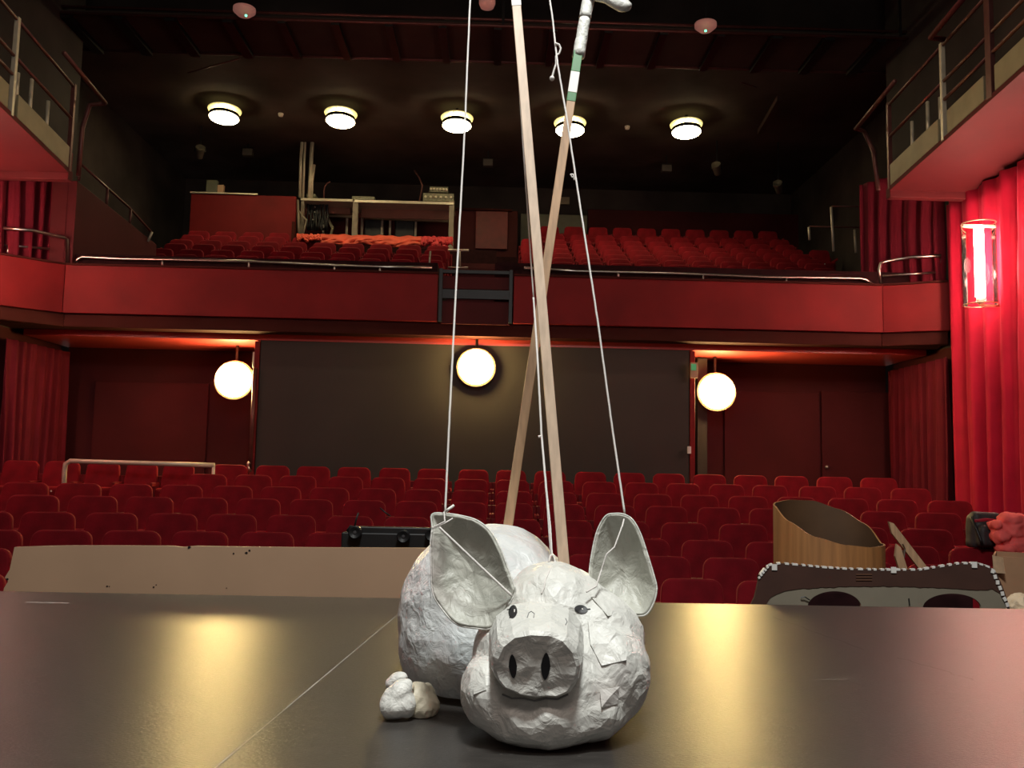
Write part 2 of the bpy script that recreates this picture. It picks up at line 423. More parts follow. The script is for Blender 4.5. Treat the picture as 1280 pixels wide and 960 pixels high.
# central gate in the balcony front
cg = Root('aisle_gate', ((gx0+gx1)/2, YB, zb), 'dark framed gate with red infill panels in the middle of the balcony front', 'gate')
w = gx1-gx0
for x in (gx0+.04, gx1-.04):
    bm = new_bm(); box(bm, (x, YB+.02, (zb+zt)/2+.04), (.05, .06, zt-zb+.08)); cg.part('post', bm, 'dark', bevel=.004)
xm = (gx0+gx1)/2
for yy, hh in ((340, .05), (368, .13)):
    z = PY(595, yy, YB).z
    bm = new_bm(); box(bm, (xm, YB+.02, z), (w-.08, .05, hh)); cg.part('crossbar', bm, 'dark', bevel=.004)
for y0, y1 in ((345, 361), (376, 405)):
    za, zb_ = PY(595, y0, YB).z, PY(595, y1, YB).z
    bm = new_bm(); box(bm, (xm, YB+.05, (za+zb_)/2), (w-.1, .03, za-zb_)); cg.part('infill_panel', bm, 'wallred', bevel=.004)
# handrails along the balcony front
def handrail(pts, posts, label, name='handrail', m='steel', r=.022, mid=False, grp=None):
    base = Vector(pts[0])
    rt = Root(name, base, label, 'handrail', grp)
    bm = new_bm(); tube(bm, pts, r, 10); rt.part('rail', bm, m, smooth=True)
    for a, b in posts:
        bm = new_bm(); tube(bm, [a, b], r*.7, 8); rt.part('post', bm, m, smooth=True)
    return rt
def rail_px(pxs, Y): return [PY(x, y, Y) for x, y in pxs]
YR = YB+.12
handrail(rail_px([(95, 328), (97, 324), (103, 321), (150, 323.5), (205, 324.5), (312, 327), (420, 332), (470, 333.5), (540, 335)], YR),
         [(PY(x, y, YR), PY(x, y+9, YR)) for x, y in ((203, 325), (311, 327), (418, 332), (475, 333))],
         'thin steel handrail on top of the left half of the balcony front')
handrail(rail_px([(655, 335), (720, 339), (840, 342), (960, 346.5), (1075, 348), (1083, 350), (1091, 356)], YR),
         [(PY(x, y, YR), PY(x, y+9, YR)) for x, y in ((773, 340), (879, 344), (983, 347))],
         'thin steel handrail on top of the right half of the balcony front')
handrail([PY(1101, 356, 12.1), PY(1099, 336, 12.1), PY(1101, 329, 12.1), PY(1110, 326, 12.1), PY(1140, 321.5, 11.95), PY(1176, 319.5, 11.7)],
         [(PY(1103, 345, 12.0), PY(1178, 340, 11.75)), (PY(1176, 320, 11.75), PY(1177, 349, 11.75))], 'short steel handrail with two bars at the right end of the balcony front')
handrail([PY(4, 285, 11.4), PY(40, 288, 11.6), PY(80, 297, 11.9), PY(84, 299, 11.98), PY(84, 328, 11.98)],
         [(PY(0, 306, 11.5), PY(62, 311, 11.9)), (PY(10, 307, 11.55), PY(10, 318, 11.55))], 'steel handrail with two bars at the left end of the balcony front')

# ------------------------------------------------------------------ seats
def rounded_profile(w0, w1, h, r, n=6):
    """trapezoid outline in x,z with rounded top corners"""
    pts = [(-w0/2, 0), (w0/2, 0)]
    for s in (1, -1):
        cx, cz = s*(w1/2-r), h-r
        rng = range(n+1) if s == 1 else range(n, -1, -1)
        for i in rng:
            a = PI/2*i/n
            pts.append((cx+s*r*math.cos(a), cz+r*math.sin(a)))
    return pts
def seat_proto():
    root = thing('theatre_seat', (0, 0, 0), 'x', 'seat')
    # origin: floor under backrest; front of seat faces -Y
    lean = Matrix.Rotation(math.radians(-9), 4, 'X')
    bm = new_bm()
    pts = rounded_profile(.525, .44, .56, .08)
    prism(bm, [(x, -.035, z) for x, z in pts], (0, .07, 0))
    bmesh.ops.recalc_face_normals(bm, faces=bm.faces)
    ed = [e for e in bm.edges if abs(e.verts[0].co.y-e.verts[1].co.y) < 1e-6]
    bmesh.ops.bevel(bm, geom=ed, offset=.022, segments=3, profile=.6, affect='EDGES')
    bm.transform(Matrix.Translation((0, .0, .32)) @ lean)
    obj('backrest', bm, 'velvet', root, smooth=True)
    # rear lower shell, wider than the backrest
    bm = new_bm(); box(bm, (0, .075, .45), (.55, .03, .52)); bm.transform(Matrix.Translation((0, 0, 0)))
    obj('back_panel', bm, 'armrest', root, bevel=.01)
    # tipped-up seat cushion
    bm = new_bm(); box(bm, (0, -.15, .36), (.46, .10, .40), Matrix.Rotation(math.radians(14), 4, 'X'))
    c = obj('seat_cushion', bm, 'velvet', root, bevel=.03)
    bm = new_bm(); lathe(bm, [(0, .004), (.012, .003), (.012, 0)], Matrix.Translation((0, -.245, .50)) @ Matrix.Rotation(PI/2+.24, 4, 'X'), 10)
    obj('number_plate', bm, 'plate', c)
    for s in (-1, 1):
        bm = new_bm(); box(bm, (s*.26, -.12, .60), (.026, .34, .05)); box(bm, (s*.26, -.06, .30), (.022, .20, .58))
        obj('armrest', bm, 'armrest', root, bevel=.008)
    return root
proto = seat_proto()
ORD = ['zeroth','first','second','third','fourth','fifth','sixth','seventh','eighth','ninth','tenth','eleventh','twelfth','thirteenth','fourteenth','fifteenth','sixteenth','seventeenth','eighteenth','nineteenth','twentieth','twenty-first','twenty-second','twenty-third','twenty-fourth']
first = [True]
def put_seat(x, y, z, rz, label, group, sx=1.0):
    sc = (sx, 1, 1)
    if first[0]:
        first[0] = False; o = proto; o.location = (x, y, z); o.rotation_euler = (0, 0, rz); o.scale = sc
    else: o = copy_tree(proto, (x, y, z), rz, sc)
    o['label'] = label; o['group'] = group; return o
stalls = {
 7: ([24,76,127.5,176,222,286,340,391,442,493,541,592,639,688,738.7,787.5,837,888,939.5,991,1045,1100.6]),
 6: ([258,315.6,371.5,431.5,484.5,537,589,641,695.6,750,803,855,910,964,1024,1080.6,1141]),
 5: ([29,96,162,225,289,350,411,471,528.5,587,643,699,757,817,876,937,998,1062.5,1124,1190.6]),
 4: ([38.7,114,185,255,322,388,455,520,585,643,706,770,834.5,900,965,1034,1107,1176]),
 3: ([-22,57,137,213,288,363,437,508,579,650,715,785,857,931,1005,1081,1161]),
 2: ([-15,74,162,248,332,414,494,728,807,886,968,1054,1143,1225]),
 1: ([-28,58,145,232,318,404,490,744,830,916,1002,1088,1174,1262]),
 0: ([-50,771,867,963,1060,1157,1262])}
rowname = {7: 'back', 6: 'second', 5: 'third', 4: 'fourth', 3: 'fifth', 2: 'sixth', 1: 'seventh', 0: 'front'}
for k, L in stalls.items():
    Y, zr = rows[k]
    nl = nr = 0
    for i, px in enumerate(L):
        c = (px-610)/600.0
        yy = Y - .35*c*c
        ypx = 585 + .0205*(px-640) - zr/yy*F
        p = PY(px, ypx, yy)
        q = L[i+1] if i+1 < len(L) else 2*px-L[i-1]
        pr = L[i-1] if i else 2*px-L[i+1]
        gap = min(q-px, px-pr)
        sx = max(.90, min(1.12, gap*yy/F/.55))
        sx = min(sx, gap*yy/F/.553)
        zf = CAMZ + zr - SH
        rn = 'back row of the stalls' if k == 7 else ('front row of the stalls' if k == 0 else rowname[k]+' stalls row from the back')
        if k >= 3:
            nl += 1; lb = 'red velvet seat, %s, %s from the left' % (rn, ORD[nl])
        elif px < 560:
            nl += 1; lb = 'red theatre seat, %s, %s from the left edge' % (rn, ORD[nl])
        else:
            nr += 1; lb = 'red theatre seat, %s, %s to the right of the pig' % (rn, ORD[nr])
        put_seat(p.x, yy, zf, -c*.10, lb, 'red stalls seats, ' + rn, sx)

# balcony rows
BH = SH
def brow(name, side, Y, ypx_at, xref, centres, r):
    lst = []
    for i, px in enumerate(centres):
        p = PY(px, ypx_at + .0235*(px-xref), Y)
        q = centres[i+1] if i+1 < len(centres) else 2*px-centres[i-1]
        sx = max(.80, min(1.15, min(abs(q-px), abs(px-centres[i-1]) if i else 99)*Y/F/.556))
        lb = 'red balcony seat, %s block, %s row from the front, %s from left' % (side, ORD[r+1], ORD[i+1])
        put_seat(p.x, Y, p.z-BH, 0, lb, 'red balcony seats, %s block' % side, sx)
        lst.append(p)
    return sum(p.z for p in lst)/len(lst) - BH
LB = [([154,192,231,269,308,346.6,387,424,462,500.6,538.8], 318.5, 15.6), ([162,200,238,276.5,314,352,390,428,467.5,504,539], 311.9, 16.1),
      ([218,253.5,290,328,364,400,436.6,472,508.5,544], 305, 16.65), ([225.6,262,297.5,334,369,405,441,476,512,548], 300, 17.2),
      ([239.4,274.6,310,343,379], 293.8, 17.75), ([247.5,281,315.6,348], 288.8, 18.3)]
RB = [(781, 37.7, 337.5, 16.05, 1095), (777, 36.4, 330, 16.55, 1085), (774.4, 35.2, 324.4, 17.05, 1072), (771, 34.4, 318.8, 17.55, 1062),
      (766.6, 33.6, 313, 18.05, 1050), (763, 32.8, 307.5, 18.55, 1045), (759.6, 31.9, 301.9, 19.05, 1030), (756.5, 31.3, 295.5, 19.55, 1016), (808.8, 30.4, 285.3, 20.1, 1004)]
bmL, bmR = new_bm(), new_bm()
xs = PY(606, 330, 16).x
prevY = 12.4
for r, (cs, yp, Y) in enumerate(LB):
    zf = brow('l', 'left', Y, yp, 250, cs, r)
    y0 = Y-.40 if r else 12.1
    box(bmL, ((XL-.9+xs-.6)/2, (y0+Y+.10)/2, zf-.3), (xs-.6-XL+.9, Y+.10-y0, .6))
for r, (x0, pt, yp, Y, xe) in enumerate(RB):
    cs = []
    x = x0
    while x-pt/2 > 647+ (0 if r > 2 else 6): x -= pt
    x += pt
    while x+pt/2 < xe: cs.append(x); x += pt
    zf = brow('r', 'right', Y, yp, 800, cs, r)
    y0 = Y-.40 if r else 12.1
    box(bmR, ((XR+1.3+xs+.2)/2, (y0+Y+.10)/2, zf-.3), (XR+1.3-xs-.2, Y+.10-y0, .6))
zend = zf
box(bmR, ((XR+1.3+xs+.2)/2, 21.1, zf-.3), (XR+1.3-xs-.2, 1.8, .6))
struct('floor_balcony_left', bmL, 'carpet'); struct('floor_balcony_right', bmR, 'carpet')
# deck behind the left block carrying the control desk
zd = PY(470, 297, 18.7).z - .02
YD = 19.2
dz = PY(378, 245, YD).z
ztab_floor = dz - 1.25
bm = new_bm(); box(bm, (XC-3.0, 20.35, ztab_floor-.2), (6.4, 3.3, .4)); struct('floor_control_deck', bm, 'carpet')
# centre aisle steps
bm = new_bm()
for i in range(12):
    y = 12.6+i*.62; z = 2.5+i*.245
    box(bm, (xs-.2, y+.3, z-.2), (.78, .62, .45))
struct('floor_aisle_steps', bm, 'wallred')
# low red wall behind right block + olive panel
def facebox(name, px0, py0, px1, py1, Y, m, thick=.06, structure=False, label=None, cat=None, zdown=0, bev=.01):
    a, b = PY(px0, py0, Y), PY(px1, py1, Y)
    a2 = PY(px0, py1, Y)
    z1 = (PY((px0+px1)/2, py0, Y)).z; z0 = (PY((px0+px1)/2, py1, Y)).z - zdown
    bm = new_bm(); box(bm, ((a.x+b.x)/2, Y+thick/2, (z0+z1)/2), (b.x-a.x, thick, z1-z0))
    if structure: return struct(name, bm, m, bevel=bev)
    o = obj(name, bm, m, bevel=bev, loc=((a.x+b.x)/2, Y+thick/2, z0)); return tag(o, label, cat)
facebox('wall_balcony_rear', 735, 265, 1010, 330, 21.6, 'wallred', .1, True)
facebox('low_screen', 651, 268, 734, 292, 21.0, 'greyg', .06, label='dull olive-grey screen standing behind the top balcony row right of the aisle', cat='screen', zdown=.9)
facebox('wall_box_unit', 700, 246, 712, 255, 21.9, 'beige', .1, label='small cream box unit with a dark eye on the black rear wall', cat='wall unit')
eb = Root('entrance_bay', (PY(607, 330, 20.5).x, 20.5, PY(607, 330, 20.5).z), 'brown-red panelled entrance wall at the top of the centre aisle', 'wall panel')
a, b = PY(569, 262, 20.5), PY(646, 332, 20.5)
bm = new_bm(); box(bm, ((a.x+b.x)/2, 20.55, (a.z+b.z)/2-.1), (b.x-a.x, .1, a.z-b.z+.2)); eb.part('wall_board', bm, 'wallred')
a, b = PY(595, 264, 20.44), PY(634, 312, 20.44)
bm = new_bm(); box(bm, ((a.x+b.x)/2, 20.44, (a.z+b.z)/2), (b.x-a.x, .06, a.z-b.z)); eb.part('raised_panel', bm, mat('panel_red_dark', (.15, .010, .010), .5, var=.15), bevel=.01)
a, b = PY(569, 261, 20.45), PY(640, 263, 20.45)
bm = new_bm(); bar(bm, a, b, .05, .04); eb.part('top_strip', bm, 'lip')
# red booth panel at left
bp = Root('booth_front', (PY(304, 292, 19.0).x, 19, PY(304, 292, 19.0).z-.3), 'large plain red booth panel behind the left balcony seats, left of the control desk', 'panel')
a, b = PY(239, 242, 19.0), PY(368, 292, 19.0)
bm = new_bm(); box(bm, ((a.x+b.x)/2, 19.05, (a.z+b.z)/2-.2), (b.x-a.x, .1, a.z-b.z+.4)); bp.part('panel', bm, 'fascia', bevel=.01)
bm = new_bm(); bar(bm, PY(238, 240.5, 18.98), PY(322, 243, 18.98), .04, .03); bp.part('ledge_strip', bm, 'rail')
facebox('white_box', 272, 231, 279, 240.5, 19.0, 'whiteboard', .1, label='small pale box standing on top of the red booth panel', cat='box', bev=.004)
facebox('dark_case', 258, 225, 271, 240.3, 19.0, 'greyg', .1, label='dim dark case on the red booth panel, left of the pale box', cat='case', bev=.01)

# ------------------------------------------------------------------ control desk
cd_ = Root('control_desk', (PY(470, 295, YD).x, YD, ztab_floor), 'long technicians control desk on grey legs behind the balcony seats', 'desk')
def slab_px(rt, name, p0, p1, h, dep, Y, m, bev=.006):
    a, b = PY(*p0, Y), PY(*p1, Y); z = (a.z+b.z)/2
    bm = new_bm(); box(bm, ((a.x+b.x)/2, Y+dep/2, z-h/2), (b.x-a.x, dep, h)); return rt.part(name, bm, m, bevel=bev)
slab_px(cd_, 'desk_top', (376, 245), (441, 251), .06, .9, YD, 'rail'); slab_px(cd_, 'desk_top', (443, 249), (567, 253), .06, .9, YD, 'rail')
for x0, x1, y0, y1 in ((384, 438, 254, 268), (452, 562, 256, 275)):
    a, b = PY(x0, y0, YD+.5), PY(x1, y1, YD+.5); bm = new_bm()
    box(bm, ((a.x+b.x)/2, YD+.5, (a.z+b.z)/2), (b.x-a.x, .03, a.z-b.z)); cd_.part('modesty_panel', bm, 'deskwood', bevel=.004)
for px, w in ((379, .07), (445, .12), (565, .11)):
    p = PY(px, 250, YD+.08); bm = new_bm(); box(bm, (p.x, p.y, (p.z+ztab_floor)/2-.02), (w, .1, p.z-ztab_floor-.04)); cd_.part('leg', bm, 'deskgrey', bevel=.005)
for px in (405, 434, 453, 478, 488, 520):
    p = PY(px, 272, YD+.75); bm = new_bm(); box(bm, (p.x, p.y, (p.z+ztab_floor)/2), (.05, .05, p.z-ztab_floor)); cd_.part('rear_leg', bm, 'deskgrey', bevel=.003)
bm = new_bm(); bar(bm, PY(408, 269, YD+.7), PY(441, 271, YD+.7), .06); bar(bm, PY(456, 272, YD+.7), PY(560, 276, YD+.7), .07); cd_.part('rear_rail', bm, 'beige')
bm = new_bm(); bar(bm, PY(409, 272, YD+.65), PY(416, 285, YD+.65), .06); bar(bm, PY(416, 285, YD+.65), PY(413, 296, YD+.65), .05); cd_.part('brace', bm, 'beige')
# dark red back board behind the desk
facebox('rear_booth_board', 372, 262, 569, 312, 20.35, 'wallred', .05, label='dark red board behind the legs of the control desk', cat='board', zdown=.35)
# chairs & gear under/behind
def dark_chair(px, py, Y, label):
    p = PY(px, py, Y); rt = Root('office_chair', (p.x, Y, ztab_floor), label, 'chair')
    bm = new_bm(); box(bm, (p.x, Y, p.z), (.46, .06, .5)); rt.part('backrest', bm, 'dark', bevel=.03)
    bm = new_bm(); box(bm, (p.x, Y-.25, p.z-.33), (.48, .48, .08)); rt.part('seat', bm, 'dark', bevel=.03)
    bm = new_bm(); tube(bm, [(p.x, Y-.2, ztab_floor+.02), (p.x, Y-.2, p.z-.3)], .03); rt.part('stem', bm, 'steel')
    bm = new_bm()
    for i in range(5):
        a = i*2*PI/5; bar(bm, (p.x, Y-.2, ztab_floor+.06), (p.x+.26*math.cos(a), Y-.2+.26*math.sin(a), ztab_floor+.03), .04)
    rt.part('base', bm, 'dark')
dark_chair(468, 285, 20.0, 'dark office chair under the middle of the control desk')
dark_chair(506, 287, 20.0, 'dark office chair under the right part of the control desk')
# hanging black cables/cloth left under the desk
rt = Root('cable_bundle', PY(396, 255, YD+.3), 'bundle of black cables hanging under the left end of the control desk', 'cables')
for i in range(12):
    x = 385+i*2.2; bm = new_bm()
    tube(bm, [PY(x+random.uniform(-1, 1), 252+j*6, YD+.3+random.uniform(-.04, .04)) for j in range(7)], .022, 6); rt.part('cable', bm, 'dark', smooth=True)
bm = new_bm()
for i in range(7):
    p = PY(386+random.uniform(0, 22), 258+random.uniform(0, 32), YD+.24); box(bm, p, (.03, .02, .03))
rt.part('plug', bm, 'steel')
# desk equipment
def gear_unit(px0, py0, px1, py1, Y, dep, label, name='mixing_unit', knobs=True):
    a, b = PY(px0, py0, Y), PY(px1, py1, Y); x = (a.x+b.x)/2
    rt = Root(name, (x, Y, b.z), label, 'equipment')
    bm = new_bm(); box(bm, (x, Y+dep/2, (a.z+b.z)/2), (b.x-a.x, dep, a.z-b.z)); rt.part('case', bm, 'gear', bevel=.008)
    if knobs:
        n = 6; bm = new_bm()
        for i in range(n):
            xx = a.x+(b.x-a.x)*(i+.5)/n
            lathe(bm, [(.03, 0), (.026, .03), (0, .03)], Matrix.Translation((xx, Y, (a.z+b.z)/2)) @ Matrix.Rotation(PI/2, 4, 'X'), 10)
        rt.part('knob_row', bm, 'rail')
gear_unit(529, 241, 567, 252, YD+.1, .6, 'wide grey mixing unit with knobs standing on the right end of the control desk')
gear_unit(537, 233, 560, 240.5, YD+.15, .5, 'smaller grey rack unit lying on top of the wide mixing unit')
gear_unit(383, 242, 394, 246, YD+.1, .3, 'low pale box on the left end of the control desk', 'desk_box', False)
gear_unit(440, 245, 468, 250, YD+.1, .5, 'flat grey keyboard lying in the middle of the control desk', 'keyboard', False)
def flexlamp(pts, base, label):
    bm = new_bm(); tube(bm, [PY(x, y, YD+.3) for x, y in pts], .018, 8)
    tag(obj('gooseneck_lamp', bm, 'railred', smooth=True), label, 'lamp')
flexlamp([(405, 249), (405, 238), (406, 233), (409, 229), (413, 227)], 0, 'small curved gooseneck lamp on the left part of the control desk')
flexlamp([(524, 253), (527, 238), (528, 232), (524, 222), (518, 213)], 0, 'taller bent gooseneck arm beside the mixing unit')
# tall pale poles
for pts, w, lb, m_ in (([(375, 247), (376, 200), (379, 160), (380.5, 152)], .035, 'tallest thin pale pole rising from the left end of the control desk', 'rail'),
                  ([(379, 247), (380.5, 200), (382, 165)], .025, 'thin pale pole leaning against the tallest pole', 'rail'),
                  ([(387, 247), (388, 222), (389.5, 190), (390.5, 175)], .045, 'shorter pale pole right of the tallest one on the control desk', 'rail'),
                  ([(389.5, 247), (390.5, 225), (393, 206)], .03, 'short flat pale batten in front of the shorter pole', 'rail')):
    bm = new_bm(); tube(bm, [PY(x, y, YD+.1) for x, y in pts], w, 8)
    tag(obj('light_pole', bm, m_, smooth=True), lb, 'pole')
# mic stand next to desk
bm = new_bm(); tube(bm, [PY(374, 300, YD-.1), PY(372, 250, YD-.1)], .03, 8); tube(bm, [PY(372, 262, YD-.1), PY(383, 275, YD-.1), PY(378, 297, YD-.1)], .02, 8)
tag(obj('tripod_stand', bm, 'deskgrey', smooth=True), 'slim grey stand at the gap between the red booth panel and the control desk', 'stand')
bm = new_bm(); box(bm, PY(365.7, 306, 18.5), (.06, .06, 1.0)); tag(obj('end_post', bm, 'lip', bevel=.005), 'short wooden post at the right edge of the red booth panel', 'post')

# cloths on the seats in front of the desk
def cloth(name, px0, px1, topy, boty, Y, m, label, seed, amp=1.0):
    bm = new_bm(); nu, nv = 60, 14; g = []
    for i in range(nu+1):
        t = i/nu; row = []
        px = px0+(px1-px0)*t
        hem = boty + 6.0*noise.noise(Vector((t*6, seed, 0)))
        for j in range(nv+1):
            s = j/nv
            py = topy + .0235*(px-px0) + (hem-topy)*s + 2.2*noise.noise(Vector((t*11, s*2, seed)))*(1-s)
            y = Y - .34*math.sin(s*PI/2)*1.0 + .16*noise.noise(Vector((t*16+s*3, s*4, seed+5)))*amp + .35*(1-min(1, s*3))
            row.append(bm.verts.new(PY(px, py, y)))
        g.append(row)
    for i in range(nu):
        for j in range(nv): bm.faces.new((g[i][j], g[i+1][j], g[i+1][j+1], g[i][j+1]))
    o = obj(name, bm, m, smooth=True); md = o.modifiers.new('s', 'SOLIDIFY'); md.thickness = .015
    return tag(o, label, 'cloth')
cloth('draped_cloth', 371, 402, 293, 300, 17.9, 'orange', 'small orange cloth over the seat backs at the left end of the control desk', 1)
cloth('draped_cloth', 400, 528, 293.5, 305, 17.95, 'orange', 'long orange cloth spread over the balcony seat backs in front of the control desk', 2)
cloth('draped_cloth', 526, 566, 296, 307, 17.8, 'clothred', 'dark red cloth bunched beside the long orange cloth, right end of the desk', 3)
# small rails by the aisle
handrail([PY(560, 312.5, 16.8), PY(586, 313, 16.8)], [(PY(575, 313, 16.8), PY(575, 334, 16.8))], 'short bright handrail at the aisle end of the left balcony block, upper one', m='rail')
handrail([PY(560, 334.5, 15.2), PY(585, 335, 15.2)], [(PY(538, 314, 15.2), PY(536, 340, 15.2))], 'short handrail low at the aisle end of the left balcony block', m='steel')

# right side rails on the balcony
def post_set(name, label, posts, rails, Y, r=.025, m='rail'):
    p = PY(*posts[0][1], Y); rt = Root(name, p, label, 'railing')
    for a, b in posts:
        bm = new_bm(); tube(bm, [PY(*a, Y), PY(*b, Y)], r, 8); rt.part('post', bm, m, smooth=True)
    for a, b in rails:
        bm = new_bm(); tube(bm, [PY(*a, Y), PY(*b, Y)], r*.6, 8); rt.part('rail', bm, 'railred', smooth=True)
post_set('stair_railing', 'tall railing of thin posts on the right side of the balcony', [((1039, 259), (1042, 314)), ((1098, 250), (1102, 318))], [((1040, 258), (1098, 258.5))], 15.6)
post_set('stair_railing', 'lower railing of short posts behind the tall one at the right of the balcony', [((1011, 284), (1012, 300)), ((1068, 287), (1070, 316))], [((1012, 283), (1097, 285))], 17.0)

# ------------------------------------------------------------------ left stair parapet with railing
XPL = XC-5.62
a, b = PX(97, 226, XPL), PX(196, 306, XPL)
rt = Root('stair_parapet', (XPL, a.y, a.z-1), 'sloping brown-red parapet wall at the left side of the balcony', 'parapet')
bm = new_bm()
pts = [(XPL, a.y, a.z), (XPL, b.y, b.z), (XPL, b.y, zt-.15), (XPL, a.y-.0, zt-.15)]
prism(bm, pts, (-.12, 0, 0)); rt.part('wall', bm, 'gallred', bevel=.008)
p2 = PY(66, 226, a.y)
bm = new_bm(); box(bm, ((XPL-.12+p2.x)/2, a.y+.05, (a.z+zt-.15)/2), (abs(XPL-.12-p2.x), .1, a.z-zt+.15)); rt.part('end_wall', bm, 'gallred', bevel=.008)
posts = []
for (x, y0, y1) in ((98.5, 201, 226), (133, 234, 257), (162, 260, 282)):
    q = PX(x, y1, XPL-.06); t = PX(x-1, y0, XPL-.06); bm = new_bm(); tube(bm, [q, Vector((q.x, q.y, t.z))], .022, 8); rt.part('post', bm, 'railred', smooth=True)
bm = new_bm(); tube(bm, [PX(98, 202, XPL-.06), PX(133, 234, XPL-.06), PX(162, 260, XPL-.06), PX(189, 290, XPL-.06)], .018, 8); rt.part('rail', bm, 'railred', smooth=True)
bm = new_bm(); tube(bm, [PY(190, 290, 14.5), PY(185, 302, 14.5)], .02, 8); rt.part('end_bracket', bm, 'rail', smooth=True)
# ------------------------------------------------------------------ side galleries
def gallery(side):
    X = (XC+5.25) if side == 'right' else (XC-5.25)
    s = 1 if side == 'right' else -1
    Xw = XR if s > 0 else XL
    if s > 0: far, near = PX(1112, 238, X), PX(1278, 90, X)
    else: far, near = PX(86, 216, X), PX(2, 135, X)
    d = (near-far)
    nearp = far + d*((6.4-far.y)/d.y)      # carried on past the frame edge
    rt = Root('side_gallery', (X, far.y, far.z), 'red-bottomed technical gallery with railings high on the %s wall' % side, 'gallery')
    def at(y): return far + d*((y-far.y)/d.y)
    bm = new_bm()
    n, f = at(6.4), far
    prism(bm, [(X, f.y, f.z), (Xw, f.y, f.z), (Xw, n.y, n.z), (X, n.y, n.z)], (0, 0, .06)); rt.part('deck', bm, 'gallred')
    bm = new_bm(); box(bm, ((X+Xw)/2, f.y+.05, f.z-.02), (abs(Xw-X), .12, .14)); rt.part('end_beam', bm, 'gallred', bevel=.008)
    # kick plates
    ks = [(f.y-.02, f.y-1.25), (f.y-1.45, f.y-2.2), (f.y-2.4, f.y-4.2)]
    for y0, y1 in ks:
        p, q = at(y0), at(y1); bm = new_bm()
        prism(bm, [(X, p.y, p.z+.05), (X, q.y, q.z+.05), (X, q.y, q.z+.33), (X, p.y, p.z+.33)], (s*.03, 0, 0)); rt.part('kick_plate', bm, 'beige', bevel=.004)
    # posts + rails
    py = [f.y+.02, f.y-1.35, f.y-2.3, f.y-4.3]
    H = 1.15
    for i, y in enumerate(py):
        p = at(y); bm = new_bm(); box(bm, (X+s*.02, y, p.z+H/2+.03), (.05, .05 if i != 2 else .10, H)); rt.part('post', bm, 'railred' if i in (0, 2) else 'rail', bevel=.004)
    for h in (H, .72, .50):
        for y0, y1 in zip(py, py[1:]):
            p, q = at(y0), at(y1)
            if h == .50 and y0 == py[0]: continue
            bm = new_bm(); tube(bm, [(X+s*.02, p.y, p.z+h), (X+s*.02, q.y, q.z+h)], .02, 8); rt.part('rail', bm, 'railred', smooth=True)
    # upper outrigger rail higher above
    p, q = at(f.y+.3), at(f.y-1.9)
    bm = new_bm()
    if s > 0: tube(bm, [PX(1070, 161, X-.25), PX(1119, 101, X-.25)], .028, 8)
    else: tube(bm, [PX(132, 129, X+.25), PX(80, 66, X+.25)], .028, 8)
    rt.part('upper_rail', bm, 'railred', smooth=True)
    bm = new_bm()
    if s > 0:
        tube(bm, [PX(1070, 161, X-.25), PX(1080, 164, X), PX(1092, 190, X), PX(1098, 238, X)], .03, 8)
    else:
        tube(bm, [PX(132, 129, X+.25), PX(112, 131, X), PX(103, 160, X), PX(98, 220, X)], .03, 8)
    rt.part('bracket', bm, 'railred', smooth=True)
    # equipment clamped to the gallery: short vertical lamp bars
    for k_, (yo, zo, hh) in enumerate(((-.35, .55, .5), (-.75, .35, .75), (-1.05, .45, .55))):
        p = at(f.y+yo); bm = new_bm(); tube(bm, [(X+s*.14, p.y, p.z+zo-.3), (X+s*.14, p.y, p.z+zo+hh-.3)], .022, 8); rt.part('lamp_bar', bm, 'rail', smooth=True)
    # dark red inner panels at rear of the gallery
    bm = new_bm(); p, q = at(f.y-.1), at(f.y-4.2)
    prism(bm, [(X+s*.55, p.y, p.z+.06), (X+s*.55, q.y, q.z+.06), (X+s*.55, q.y, q.z+.7), (X+s*.55, p.y, p.z+.7)], (s*.03, 0, 0)); rt.part('inner_board', bm, 'wallred')
    # raised diagonal braces
    bm = new_bm(); p = at(f.y-2.35); bar(bm, p+Vector((0, 0, 1.15)), p+Vector((-s*.0, .4, 2.6)), .05); bar(bm, p+Vector((0, -.1, 1.15)), p+Vector((0, -.9, 2.4)), .04); rt.part('brace', bm, 'railred')
    return rt, at, X, s
gR = gallery('right'); gL = gallery('left')
# red pipe at top right
bm = new_bm(); tube(bm, [PX(1163, 47, XC+5.0), PX(1206, -4, XC+5.0)], .03, 8); tube(bm, [PX(1163, 47, XC+5.0), PX(1180, 49, XC+5.25)], .03, 8)
tag(obj('red_pipe', bm, 'gallred', smooth=True), 'slanting red pipe high at the upper right under the ceiling', 'pipe')
# block under the right gallery & pipes
bm = new_bm(); tube(bm, [PX(1172, 186, XR-.3), PX(1262, 186, XR-.3)], .02); 

# ------------------------------------------------------------------ curtains
def curtain(name, p, q, z0, z1, amp, folds, m, label, seed=0, nv=24, flare=0.0):
    p = Vector(p); q = Vector(q); n = folds*12; L = (q-p)
    nd = Vector((-L.y, L.x, 0)).normalized(); bm = new_bm(); g = []
    for i in range(n+1):
        t = i/n; row = []
        for j in range(nv+1):
            s = j/nv
            ph = t*folds*2*PI + 2.4*noise.noise(Vector((t*folds*.35, seed, s*.9)))
            a = amp*(.55+.6*s)*(1+.7*noise.noise(Vector((t*folds*.6, seed+3, s*.5))))
            off = a*math.sin(ph) + .35*a*math.sin(2.3*ph+1.7*seed)
            v = p + L*(t + (flare*s*(1-t))) + nd*off
            row.append(bm.verts.new((v.x, v.y, z1+(z0-z1)*s)))
        g.append(row)
    for i in range(n):
        for j in range(nv): bm.faces.new((g[i][j], g[i+1][j], g[i+1][j+1], g[i][j+1]))
    o = obj(name, bm, m, smooth=True); md = o.modifiers.new('s', 'SOLIDIFY'); md.thickness = .012
    return tag(o, label, 'curtain')
